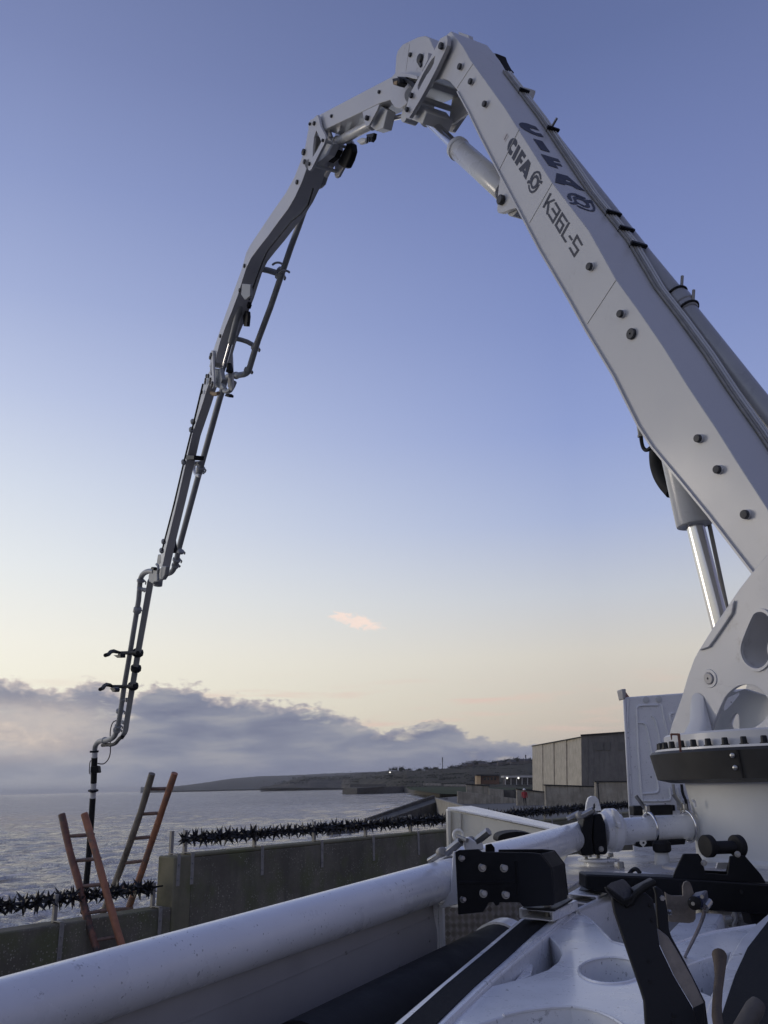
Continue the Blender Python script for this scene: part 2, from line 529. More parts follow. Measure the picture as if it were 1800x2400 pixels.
M['conc'] = mat_concrete('aggregate_concrete', (.135, .124, .095), (.215, .198, .152), speck=(.38, .355, .30), sscale=38, stain=(.10, .10, .075), moss=(.14, .15, .075))
M['concsmooth'] = mat_concrete('mossy_concrete', (.17, .16, .105), (.24, .22, .145), moss=(.15, .16, .07), stain=(.12, .12, .08), bump=.2)
M['concfar'] = mat_concrete('pale_concrete', (.26, .235, .19), (.36, .33, .27), stain=(.15, .14, .11), bump=.1, bscale=3)
M['concdark'] = mat_concrete('weathered_concrete', (.09, .085, .075), (.14, .13, .11), stain=(.05, .05, .045), bump=.1, bscale=2)
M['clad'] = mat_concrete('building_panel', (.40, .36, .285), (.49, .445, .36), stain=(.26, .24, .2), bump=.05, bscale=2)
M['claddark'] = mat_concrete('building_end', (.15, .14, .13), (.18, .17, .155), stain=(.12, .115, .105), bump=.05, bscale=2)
M['louvre'] = mat('louvre_grey', (.115, .11, .10), .7)
M['groove'] = mat('dark_groove', (.03, .03, .03), .8)
M['asphalt'] = mat('asphalt', (.10, .097, .092), .85, var=.3, vscale=.8, bump=.2, bscale=40, dirt=(.1, .095, .085), dscale=2)
M['prom'] = mat('promenade_paving', (.11, .105, .095), .85, var=.25, vscale=.15, dirt=(.06, .06, .05), dscale=.5)
M['grass'] = mat('grass', (.035, .05, .018), .9, var=.5, vscale=.12, spec=.1, dirt=(.06, .055, .03), dscale=.4)
M['hill'] = mat('hill_scrub', (.065, .058, .04), .95, var=.6, vscale=.02, spec=.05, dirt=(.03, .03, .018), dscale=.035, dlo=.46, dhi=.56)
M['cliff'] = mat('cliff_face', (.10, .088, .068), .95, var=.5, vscale=.03, spec=.05, dirt=(.05, .045, .03), dscale=.04, dlo=.45, dhi=.6)
M['farhill'] = mat('far_headland', (.085, .08, .065), .95, var=.2, vscale=.004, spec=.05)
M['housewall'] = mat('house_wall', (.10, .085, .075), .9, var=.3, vscale=.05)
M['houseroof'] = mat('house_roof', (.05, .045, .045), .9, var=.2, vscale=.05)
M['scrub'] = mat('bush_leaf', (.035, .035, .02), .9, var=.5, vscale=.1, spec=.1)
M['brick'] = mat('brick_wall', (.14, .08, .055), .85, var=.25, vscale=.5)
M['tan'] = mat('tan_render', (.36, .26, .16), .85, var=.15, vscale=.5)
M['glassdark'] = mat('dark_glazing', (.03, .03, .035), .25, var=.1)
M['jacket'] = mat('red_jacket', (.30, .035, .04), .8, var=.2, vscale=12)
M['trouser'] = mat('dark_trousers', (.02, .02, .024), .85, var=.2, vscale=12)
M['skin'] = mat('skin', (.38, .22, .16), .6, var=.05)
M['helmet'] = mat('white_helmet', (.72, .7, .7), .35, var=.03)
M['rock'] = mat('wet_rock', (.05, .045, .04), .6, var=.5, vscale=1.2, bump=.4, bscale=6)


def mat_emit(name, col, s):
    m = bpy.data.materials.new(name); m.use_nodes = True
    b = m.node_tree.nodes['Principled BSDF']
    b.inputs['Emission Color'].default_value = (*col, 1); b.inputs['Emission Strength'].default_value = s
    b.inputs['Base Color'].default_value = (*col, 1)
    return m


M['lamp'] = mat_emit('lit_lamp', (1, .97, .85), 1.6)


def mat_sea():
    m = bpy.data.materials.new('sea_water'); m.use_nodes = True
    w = NT(m.node_tree); bsdf = w.n['Principled BSDF']
    pos = w.new('ShaderNodeNewGeometry').outputs['Position']

    def mp(sx, sy, rot):
        n = w.new('ShaderNodeMapping'); w.l.new(pos, n.inputs[0])
        n.inputs['Scale'].default_value = (sx, sy, 1); n.inputs['Rotation'].default_value = (0, 0, rot)
        return n.outputs[0]
    h1 = w.noise(mp(.9, 2.6, .12), 1.0, 5, .62, .4)       # chop, about 1 m
    h2 = w.noise(mp(.09, .26, -.1), 1.0, 4, .55, .5)       # swell, about 5 m
    h3 = w.noise(mp(2.6, 5.0, .3), 1.0, 3, .6, .3)         # ripples
    h4 = w.noise(mp(.012, .035, .05), 1.0, 3, .5)
    h = w.math('ADD', w.math('MULTIPLY', h1, .8), w.math('MULTIPLY', h2, .5))
    h = w.math('ADD', h, w.math('MULTIPLY', h3, .16))
    h = w.math('ADD', h, w.math('MULTIPLY', h4, 2.0))
    b = w.new('ShaderNodeBump'); b.inputs['Strength'].default_value = 1.0; b.inputs['Distance'].default_value = 1.0
    w.put(b.inputs['Height'], h); w.l.new(b.outputs[0], bsdf.inputs['Normal'])
    # silt-laden water with broken streaks of foam and painted white glitter
    f1 = w.noise(mp(.05, .42, .06), 1.0, 6, .62, .4)
    f2 = w.noise(mp(.5, 2.0, .1), 1.0, 5, .7, .5)
    foam = w.math('MULTIPLY', w.mr(f1, .46, .62), w.mr(f2, .46, .6))
    base = w.mix(w.math('MULTIPLY', foam, .75), (.17, .157, .148, 1), (.85, .79, .79, 1))
    w.l.new(base, bsdf.inputs['Base Color'])
    w.put(bsdf.inputs['Roughness'], w.mr(foam, 0, 1, .07, .6))
    bsdf.inputs['Specular IOR Level'].default_value = 1.0
    bsdf.inputs['Specular Tint'].default_value = (1, .95, .885, 1)
    bsdf.inputs['IOR'].default_value = 2.3
    return m


M['sea'] = mat_sea()
M['foam'] = mat('surf_foam', (.72, .72, .73), .8, var=.2, vscale=1.5)

# ------------------------------------------------------------------ sea wall line
W0 = P(409, 2008, 12.0)                       # near top corner of the tall wall
WD = Vector((math.sin(math.radians(38)), math.cos(math.radians(38)), 0))   # runs away to the right
WN = Vector((-WD.y, WD.x, 0))                 # towards the sea
WT = .36
SEA = -2.5


def on_wall(x, y, off=0.0):
    return onPl(x, y, W0 + WN * off, WN)


HAZE = .00009

# ground, sea, promenade
def sheet(name, pts, m, z=None):
    b = MB().sheet([pts])
    return obj(name, b, m, kind='structure', sharp=180)


wl = lambda s, off, z: Vector((W0.x, W0.y, 0)) + WD * s + WN * off + Vector((0, 0, z))
sheet('road', [wl(-40, .1, 0), wl(42, .1, 0), wl(60, -4, 0), wl(60, -90, 0), wl(-40, -90, 0)], M['asphalt'])
def sea_mesh():
    nr_, na = 690, 260
    rr_ = 22 * (1.0062 ** np.arange(nr_))
    aa = np.radians(np.linspace(-34, 16, na))
    R_, A_ = np.meshgrid(rr_, aa, indexing='ij')
    x, y = R_ * np.sin(A_), R_ * np.cos(A_)
    g = np.random.default_rng(5)
    z = np.zeros_like(x)
    sp = np.maximum(R_ * .0062, 0)
    for i in range(80):
        lam = .75 * (5.5 / .75) ** g.random()
        th = g.normal(math.radians(-86), .36)
        k = 2 * math.pi / lam
        amp = .025 * lam ** .5
        fade = np.clip((lam / 3.2 - sp * .8) / (lam / 3.2), 0, 1)
        ph = k * (x * math.cos(th) + y * math.sin(th)) + g.random() * 6.28
        s_ = np.sin(ph)
        z += amp * fade * (s_ + .35 * np.cos(2 * ph))
    # patches of rougher and calmer water
    env = .75 + .25 * np.sin(x * .05 + 1.3 * np.sin(y * .021)) * np.sin(y * .043 + .7)
    z = z * env + SEA
    v = [Vector(p) for p in np.stack([x, y, z], -1).reshape(-1, 3)]
    i = np.arange(nr_ - 1)[:, None] * na + np.arange(na - 1)[None, :]
    f = np.stack([i, i + na, i + na + 1, i + 1], -1).reshape(-1, 4).tolist()
    mb = MB().add(v, f)
    return mb.sheet([[(-9000, -600, SEA - .5), (9000, -600, SEA - .5), (9000, 22000, SEA - .5), (-9000, 22000, SEA - .5)]])


sea = sea_mesh()
obj('sea', sea, M['sea'], kind='structure', sharp=180)

# promenade beyond the wall: paving sheet plus a retaining wall down to the water
pr = [onZ(1013, 1872, .05), onZ(1075, 1866, .05), onZ(1180, 1861, .05), onZ(1420, 1856, .05), onZ(1900, 1850, .05), onZ(1900, 1960, .05), onZ(1300, 1925, .05), onZ(1112, 1904, .05)]
sheet('promenade', pr, M['prom'])
a, b_ = onZ(1013, 1872, .05), onZ(1112, 1904, .05)
dirv = (b_ - a).normalized(); nr = Vector((-dirv.y, dirv.x, 0))
if nr.dot(CAM - a) > 0:
    nr = -nr
mb = MB().prism([a, b_ + dirv * 6, b_ + dirv * 6 + Vector((0, 0, -2.9)), a + Vector((0, 0, -2.9))], nr * .6)
mb.prism([a + Vector((0, 0, .25)), b_ + dirv * 6 + Vector((0, 0, .25)), b_ + dirv * 6 + Vector((0, 0, .003)), a + Vector((0, 0, .003))], nr * .5)
tag(obj('retaining_wall', mb, M['concfar'], bevel=.02), 'pale concrete retaining wall along the seaward edge of the far promenade', 'wall')
# slipway groyne falling into the sea
p_top, p_low = onZ(1013, 1871, .25), onZ(860, 1922, SEA + .15)
gd = (p_low - p_top); gs = Vector((gd.y, -gd.x, 0)).normalized()
mb = MB()
m1 = p_top + gd * .3
mb.prism([p_top, p_low, p_low + Vector((0, 0, -1)), Vector((p_top.x, p_top.y, SEA - 1))], -gs * 3.0)
q0, q1 = p_top + Vector((0, 0, .5)), p_low + Vector((0, 0, .35))
mb.prism([q0 - gs * .02, q1 - gs * .02, p_low + Vector((0, 0, -.05)) - gs * .02, p_top + Vector((0, 0, -.05)) - gs * .02], -gs * .5)
tag(obj('slipway', mb, M['concdark'], bevel=.03), 'dark concrete slipway sloping from the far promenade into the sea', 'slipway')

# breakwater block standing in the water
def block_px(xs, ytop, ybot, thick, z0=SEA):
    d = [onZ(x, yb, z0) for x, yb in zip(xs, ybot)]
    up = []
    for p, x, yt in zip(d, xs, ytop):
        r = ray(x, yt); k = math.hypot(p.x, p.y) / math.hypot(r.x, r.y)
        up.append(CAM + r * k)
    n = len(d)
    outl = up + list(reversed(d))
    v = (d[-1] - d[0]); v = Vector((-v.y, v.x, 0)).normalized() * thick
    return outl, v


o_, v_ = block_px([836, 870, 905, 948], [1847, 1845, 1843.5, 1842.5], [1861.5, 1861, 1860, 1858], 14)
tag(obj('breakwater', MB().prism(o_, v_), M['concdark'], bevel=.2), 'dark block breakwater standing alone in the bay', 'breakwater')
o_, v_ = block_px([946, 985, 1030], [1846, 1850, 1857], [1858, 1862, 1868], 8)
tag(obj('sloping_apron', MB().prism(o_, v_), M['concdark'], bevel=.1), 'low concrete apron between the breakwater and the promenade', 'sea defence')

# ------------------------------------------------------------------ far land
def terrain(name, cols, m, thick_d):
    """cols: list of (x, [(y, dist), ...]) from shore to ridge; each pixel column at its own distance"""
    v = []; f = []
    nr_ = len(cols[0][1])
    for x, rows in cols:
        for y, d in rows:
            r = ray(x, y); k = d / math.hypot(r.x, r.y)
            v.append(CAM + r * k)
    nc = len(cols)
    for i in range(nc - 1):
        for j in range(nr_ - 1):
            a0 = i * nr_ + j
            f.append((a0, a0 + nr_, a0 + nr_ + 1, a0 + 1))
    # back slope down behind the ridge
    base = len(v)
    for i in range(nc):
        p = v[i * nr_ + nr_ - 1]
        d = Vector((p.x, p.y, 0)).normalized()
        v.append(Vector((p.x, p.y, 0)) + d * thick_d + Vector((0, 0, SEA - 3)))
    for i in range(nc - 1):
        a0 = i * nr_ + nr_ - 1
        f.append((a0, a0 + nr_, base + i + 1, base + i))
    mb = MB().add(v, f)
    return obj(name, mb, m, kind='structure', sharp=60)


def interp(x, pts):
    return float(np.interp(x, [p[0] for p in pts], [p[1] for p in pts]))


rng = random.Random(3)
hz = lambda x: 1861.5 - .02269 * x
ridge2 = [(380, 1844.5), (418, 1842), (460, 1837), (488, 1833), (542, 1824.5), (600, 1820), (624, 1818.5), (678, 1817.5), (760, 1813), (900, 1808)]
cols = []
for i in range(70):
    x = 330 + i * 8
    yr = min(interp(x, ridge2), hz(x) - 1.0) + rng.uniform(-.5, .5)
    ys = hz(x) + 1.2
    cols.append((x, [(ys, 2900), (ys - (ys - yr) * .45 + rng.uniform(-.4, .4), 3100), (yr, 4200)]))
terrain('headland', cols, M['farhill'], 2500)

ridge = [(600, 1846), (624, 1843), (650, 1837), (672, 1831), (690, 1823.5), (720, 1820), (780, 1819), (842, 1812), (884, 1809.5), (910, 1806), (981, 1805), (1036, 1802), (1070, 1800), (1095, 1792),
         (1140, 1790), (1180, 1786), (1246, 1783), (1400, 1778), (1900, 1765)]
shore = [(600, 1847), (680, 1846.5), (760, 1847), (814, 1847.5), (900, 1845), (950, 1846), (1090, 1846), (1246, 1850), (1900, 1856)]
cols = []
for i in range(260):
    x = 610 + i * 5
    yr = interp(x, ridge) + rng.uniform(-1, 1); ys = interp(x, shore)
    k = min(1, max(0, (x - 800) / 150))
    d0 = 1500 - 900 * k
    steep = 1 - k
    mid = ys + (yr - ys) * (.35 + .3 * steep) + rng.uniform(-.6, .6)
    cols.append((x, [(ys, d0), (mid, d0 * (1.25 - .2 * steep) + rng.uniform(-12, 12)), (mid * .5 + yr * .5 + rng.uniform(-.8, .8), d0 * 1.5), (yr, d0 * 2)]))
hill = terrain('hillside', cols, [M['hill'], M['cliff']], 600)
for p in hill.data.polygons:
    if (p.vertices[0] // 4) < 42 and p.vertices[0] % 4 == 0:
        p.material_index = 1
# grassed bank and low ground before the hill
bk = MB()
pts0 = [onZ(x, y, .04) for x, y in ((962, 1851), (1000, 1856), (1040, 1861), (1090, 1862))]
pts1 = [CAM + ray(x, y) * (520 / math.hypot(ray(x, y).x, ray(x, y).y)) for x, y in ((950, 1845), (1000, 1844.5), (1060, 1844.5), (1260, 1846))]
bk.add(pts0 + pts1, [(i, i + 1, i + 5, i + 4) for i in range(3)])
obj('grass_bank', bk, M['grass'], kind='structure', sharp=180)
# pale line of low walls at the foot of the hill
for i, (x0, x1, yt, yb) in enumerate([(820, 905, 1838, 1845), (992, 1012, 1835.5, 1841), (1013, 1034, 1836, 1841), (1040, 1092, 1838, 1843)]):
    d = 540 if i else 700
    p0 = CAM + ray(x0, yb) * (d / math.hypot(ray(x0, yb).x, ray(x0, yb).y)); p1 = CAM + ray(x1, yb) * (d / math.hypot(ray(x1, yb).x, ray(x1, yb).y))
    t0 = CAM + ray(x0, yt) * (d / math.hypot(ray(x0, yt).x, ray(x0, yt).y)); t1 = CAM + ray(x1, yt) * (d / math.hypot(ray(x1, yt).x, ray(x1, yt).y))
    nv = Vector((p1.y - p0.y, -(p1.x - p0.x), 0)).normalized() * -1.2
    tag(obj('low_wall', MB().prism([t0, t1, p1, p0], nv), M['concfar'] if i else M['concdark']),
        ['long dark low wall at the foot of the cliff', 'short pale wall left of the longer one below the hill', 'middle pale wall below the hill', 'longest pale wall below the hill near the shed'][i], 'wall', 'low walls at the foot of the hill')


def at_d(x, y, d):
    r = ray(x, y)
    return CAM + r * (d / math.hypot(r.x, r.y))


# houses along the ridge
hs = [(1078, 1800, 8, 5), (1092, 1797, 9, 7), (1104, 1794, 12, 8), (1117, 1793, 9, 6), (1128, 1793, 11, 8), (1140, 1792, 8, 6), (1152, 1794, 12, 8), (1163, 1794, 8, 6), (1172, 1791, 10, 9),
      (1183, 1789, 12, 8), (1194, 1788, 8, 7), (1203, 1789, 11, 8), (1214, 1786, 9, 7), (1224, 1787, 11, 9), (1236, 1786, 10, 8), (1245, 1785, 8, 6), (1108, 1802, 14, 5), (1152, 1802, 10, 5), (1006, 1803, 12, 4)]
for i, (x, yb, wpx, hpx) in enumerate(hs):
    d = 1120 - (i % 3) * 40
    c = at_d(x, yb + 2, d); s = d * 1.03 / F
    t = Vector((c.y, -c.x, 0)).normalized(); r = Vector((c.x, c.y, 0)).normalized()
    a_ = rng.uniform(-.5, .5); t, r = t * math.cos(a_) + r * math.sin(a_), r * math.cos(a_) - t * math.sin(a_)
    w2, h2, dp = wpx * s / 2, hpx * s, 4.0
    e = thing('house', 'small dark house with a gabled roof among others on the far ridge', 'house', c, 'houses on the far ridge')
    wb = MB().box(c + Vector((0, 0, h2 * .28)), w2 * 2, dp * 2, h2 * .66, t, r)
    obj('wall', wb, M['housewall'], e)
    z0 = c + Vector((0, 0, h2 * .61))
    rb = MB().prism([z0 - t * (w2 * 1.05) - r * dp, z0 + t * (w2 * 1.05) - r * dp, z0 + t * (w2 * 1.05) - r * dp * .02 + Vector((0, 0, h2 * .42)), z0 - t * (w2 * 1.05) - r * dp * .02 + Vector((0, 0, h2 * .42))], r * dp)
    rf = obj('roof', rb, M['houseroof'], e)
    obj('chimney', MB().box(z0 + t * (w2 * .6) + Vector((0, 0, h2 * .38)), s * 1.5, s * 1.5, h2 * .35, t, r), M['housewall'], rf)
# bushes on the ridge: clumps of small leaf faces
bush_v = []
bb = MB()
for i in range(140):
    p = Vector((rng.gauss(0, 1.0), rng.gauss(0, .6), abs(rng.gauss(0, .7))))
    u = Vector((rng.uniform(-1, 1), rng.uniform(-1, 1), rng.uniform(-1, 1))).normalized(); q = u.orthogonal().normalized()
    s = rng.uniform(.2, .45)
    bb.add([p - u * s, p + q * s * .7, p + u * s, p - q * s * .7], [(0, 1, 2, 3)])
bush0 = None
for i, x in enumerate([1060, 1070, 1084, 1098, 1111, 1123, 1134, 1146, 1158, 1168, 1178, 1189, 1199, 1209, 1219, 1230, 1241, 1022, 1000, 985, 960, 940, 925]):
    yb = interp(x, ridge) + rng.uniform(0, 3)
    c = at_d(x, yb, 1090)
    if bush0 is None:
        bush0 = obj('bush', bb, M['scrub'], sharp=1)
        off0 = Vector((0, 0, min(v.z for v in bb.v)))
        bush0.location = c; o = bush0
    else:
        o = bush0.copy(); COL.objects.link(o); o.location = c
    k = rng.uniform(1.2, 2.9); o.scale = (k * 1.3, k * 1.3, k)
    o.rotation_euler = (0, 0, rng.uniform(0, 6))
    tag(o, 'dark ragged bush on the skyline of the far ridge', 'bush', 'bushes along the far ridge')
# rough scrub and hedges over the hillside, as one mass
mb = MB(); r2 = random.Random(11)
lv = []
for i in range(60):
    p = Vector((r2.gauss(0, 1), r2.gauss(0, .7), abs(r2.gauss(0, .6))))
    u = Vector((r2.uniform(-1, 1), r2.uniform(-1, 1), r2.uniform(-1, 1))).normalized(); q = u.orthogonal().normalized()
    lv.append((p, u, q, r2.uniform(.25, .6)))
hv_ = hill.data.vertices
for i in range(120):
    c_ = r2.randrange(10, 128)
    k_ = c_ * 4 + r2.choice((0, 1, 1, 2))
    A, Bq = hv_[k_].co, hv_[min(k_ + 5, len(hv_) - 1)].co
    p0 = A.lerp(Bq, r2.random()) + hill.location
    sc_ = p0.length / 1000 * r2.uniform(.8, 1.9); wx = r2.uniform(1.5, 6)
    for p, u, q, s in lv[:r2.randrange(20, 60)]:
        p2 = p0 + Vector((p.x * sc_ * wx, p.y * sc_, p.z * sc_ * .8)); s2 = s * sc_
        mb.add([p2 - u * s2, p2 + q * s2 * .7, p2 + u * s2, p2 - q * s2 * .7], [(0, 1, 2, 3)])
obj('hillside_scrub', mb, M['scrub'], kind='stuff', sharp=1)
# masts
for x, yb, yt, lab in ((1037, 1803, 1775, 'thin lone mast on the far hill, seen over the sea'), (1232, 1786, 1769, 'thin mast among the ridge houses just left of the concrete building')):
    d = 1150; p = at_d(x, yb + 2, d); q = at_d(x, yt, d)
    mb = MB().cyl(p, q, .45, 6)
    for k in (.7, .85, .95):
        mb.box(p.lerp(q, k), 1.6, .5, .9)
    tag(obj('mast', mb, M['groove']), lab, 'mast', 'masts on the hill')
# lamp on hillside
tag(obj('street_lamp', MB().lathe(at_d(914, 1810, 1100), (0, 0, 1), [(.8, -.6), (1.2, 0), (.5, .6)], 8), M['lamp']), 'tiny lit lamp on the slope of the far hill', 'lamp')

# shed, shelter
def facade(x0, x1, ytl, ytr, ybl, ybr, d0, d1):
    return [at_d(x0, ytl, d0), at_d(x1, ytr, d1), at_d(x1, ybr, d1), at_d(x0, ybl, d0)]


sh = thing('brick_shed', 'small flat roofed brick shed with a pale end, below the hill', 'shed', at_d(1145, 1838, 330))
q = facade(1127, 1170, 1819, 1818.5, 1838, 1838, 330, 330)
bk_ = Vector((0, 8, 0))
obj('wall', MB().prism(q, bk_), M['brick'], sh)
q2 = facade(1118, 1126.7, 1816.5, 1816.5, 1838, 1838, 330, 329)
obj('end_wall', MB().prism(q2, bk_), M['tan'], sh)
q3 = facade(1116.5, 1171.5, 1815.2, 1815.2, 1817.8, 1817.8, 328.5, 328.5)
obj('roof', MB().prism(q3, Vector((0, 10, 0))), M['houseroof'], sh)
for x in (1134, 1142, 1150, 1158):
    qq = facade(x, x + 5, 1821.5, 1821.5, 1828.5, 1828.5, 329.8, 329.8)
    obj('window', MB().prism(qq, Vector((0, .18, 0))), M['glassdark'], sh)
st = thing('shelter', 'long low dark glazed shelter with two lit lamps beside the building', 'shelter', at_d(1215, 1840, 300))
obj('glass_front', MB().prism(facade(1184, 1249, 1823.5, 1823, 1839, 1839, 300, 300), Vector((0, 6, 0))), M['glassdark'], st)
obj('roof', MB().prism(facade(1181, 1251, 1818, 1817.5, 1822.5, 1822, 299, 299), Vector((0, 8, 0))), M['panel'], st)
for x in (1184, 1197, 1210, 1223, 1236):
    obj('post', MB().prism(facade(x, x + 1.6, 1823, 1823, 1839, 1839, 299.5, 299.5), Vector((0, .3, 0))), M['panel'], st)
for x in (1188.5, 1215):
    obj('lamp', MB().lathe(at_d(x, 1823.5, 298.6), (0, -1, 0), [(.26, 0), (.3, .1), (.1, .25)], 8), M['lamp'], st)

# big concrete building
bd = thing('concrete_building', 'big plain concrete building with tall pale panels beyond the sea wall', 'building', at_d(1367, 1852, 150))
Rr = Vector((0, 0, -3))


def col3(x, yt, yb, d):
    return at_d(x, yt, d), at_d(x, yb, d) + Vector((0, 0, -2))


A_, B_, C_ = (1246.5, 1749, 1847, 180.), (1365, 1727, 1850, 150.), (1500, 1720, 1850, 150.)
for i in range(4):
    xs = [1246.5, 1271.5, 1298, 1327.5, 1365]
    x0, x1 = xs[i], xs[i + 1]
    inv = lambda x: 1 / (1 / 180 + (1 / 150 - 1 / 180) * (x - 1246.5) / 118.5)
    y = lambda x: 1749 - 22 * (x - 1246.5) / 118.5
    g = .9 + i * .25
    p = [at_d(x0 + g, y(x0), inv(x0)), at_d(x1 - g, y(x1), inv(x1)), at_d(x1 - g, 1852, inv(x1)), at_d(x0 + g, 1852, inv(x0))]
    p[2].z = p[3].z = -.2
    nv = (p[1] - p[0]).cross(Vector((0, 0, 1))).normalized()
    if nv.dot(CAM - p[0]) > 0:
        nv = -nv
    obj('panel', MB().prism(p, nv * .5), M['clad'], bd, bevel=.04)
p = [at_d(1246.5, 1749.5, 180.3), at_d(1365, 1727.5, 150.3), at_d(1365, 1852, 150.3), at_d(1246.5, 1852, 180.3)]
p[2].z = p[3].z = -.2
obj('wall_core', MB().prism([v + nv * .35 for v in p], nv * 14), M['groove'], bd)
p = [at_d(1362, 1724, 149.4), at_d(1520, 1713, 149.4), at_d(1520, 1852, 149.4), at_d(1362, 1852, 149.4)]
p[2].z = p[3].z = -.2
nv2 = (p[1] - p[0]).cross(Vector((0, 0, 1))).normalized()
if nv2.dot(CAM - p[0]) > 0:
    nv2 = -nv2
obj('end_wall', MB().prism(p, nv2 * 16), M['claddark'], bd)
p = [at_d(1360.5, 1721.5, 149), at_d(1520, 1710.5, 149), at_d(1520, 1713.2, 149), at_d(1360.5, 1724.2, 149)]
obj('parapet', MB().prism(p, nv2 * 17), M['groove'], bd)
p = [at_d(1245.5, 1747.5, 179.8), at_d(1361, 1726, 149.8), at_d(1361, 1728, 149.8), at_d(1245.5, 1749.6, 179.8)]
obj('coping', MB().prism(p, nv * 1.2), M['groove'], bd)
for x0, x1 in ((1395, 1414), (1417, 1430), (1449, 1462)):
    p = [at_d(x0, 1740, 149.2), at_d(x1, 1739, 149.2), at_d(x1, 1758, 149.2), at_d(x0, 1758.5, 149.2)]
    obj('louvre', MB().prism(p, nv2 * .3), M['louvre'], bd)
for x in (1378, 1391, 1404, 1416, 1430, 1443):
    p = [at_d(x, 1724, 149.3), at_d(x + .8, 1724, 149.3), at_d(x + .8, 1850, 149.3), at_d(x, 1850, 149.3)]
    obj('cladding_rib', MB().prism(p, nv2 * .15), M['claddark'], bd)

# stepped concrete walls along the promenade
for i, (pts, d, lab) in enumerate([
        ([(1093, 1839), (1146, 1843), (1146, 1864), (1093, 1858)], 118, 'tallest pale stretch of promenade wall, left end'),
        ([(1146, 1848), (1180, 1850), (1180, 1868), (1146, 1864)], 117, 'second, lower stretch of promenade wall'),
        ([(1072, 1854), (1215, 1872), (1215, 1885), (1072, 1862)], 112, 'long low kerb-like wall in front of the stepped walls'),
        ([(1180, 1851), (1211, 1853), (1211, 1872), (1180, 1868)], 118, 'dark recessed stretch of promenade wall'),
        ([(1211, 1850), (1278, 1858), (1278, 1880), (1211, 1872)], 100, 'pale wall stretch behind the person in red'),
        ([(1278, 1841), (1396, 1845), (1396, 1885), (1278, 1880)], 96, 'pale wall stretch under the concrete building'),
        ([(1396, 1833), (1500, 1833), (1500, 1890), (1396, 1885)], 92, 'highest pale wall stretch, beside the truck cab')]):
    q = [at_d(x, y, d) for x, y in pts]
    for k in (2, 3):
        q[k].z = min(q[k].z, .0)
    o = obj('promenade_wall', MB().prism(q, Vector((0, .6, 0))), M['concdark'] if i == 3 else M['concfar'], bevel=.03)
    tag(o, lab, 'wall', 'stepped promenade walls')
    if i in (0, 4, 5, 6):
        cq = [q[0] + Vector((-.1, -.12, .12)), q[1] + Vector((.1, -.12, .12)), q[1] + Vector((.1, -.12, 0)), q[0] + Vector((-.1, -.12, 0))]
        obj('coping', MB().prism(cq, Vector((0, .85, 0))), M['groove'], o)
p = at_d(1403, 1880, 60); q = at_d(1401, 1837, 60)
pole = obj('pole', MB().cyl(Vector((p.x, p.y, 0)), q, .05, 8).lathe(q, (0, 0, 1), [(.07, 0), (.09, .05), (.02, .12)], 8), M['groove'])
tag(pole, 'thin dark pole standing in front of the promenade wall', 'pole')

# ------------------------------------------------------------------ sea haze
hzm = bpy.data.materials.new('sea_haze'); hzm.use_nodes = True
w_ = NT(hzm.node_tree); w_.n.remove(w_.n['Principled BSDF'])
pv = w_.new('ShaderNodeVolumePrincipled')
pv.inputs['Color'].default_value = (.92, .93, .96, 1); pv.inputs['Density'].default_value = HAZE; pv.inputs['Anisotropy'].default_value = .2
w_.l.new(pv.outputs[0], w_.n['Material Output'].inputs['Volume'])
obj('haze', MB().box((0, 10900, 34), 18400, 23600, 76), hzm, kind='stuff')

# ------------------------------------------------------------------ person in red on the promenade
pf = onZ(1231, 1890, .05)
s = 1.0
h = 1.83


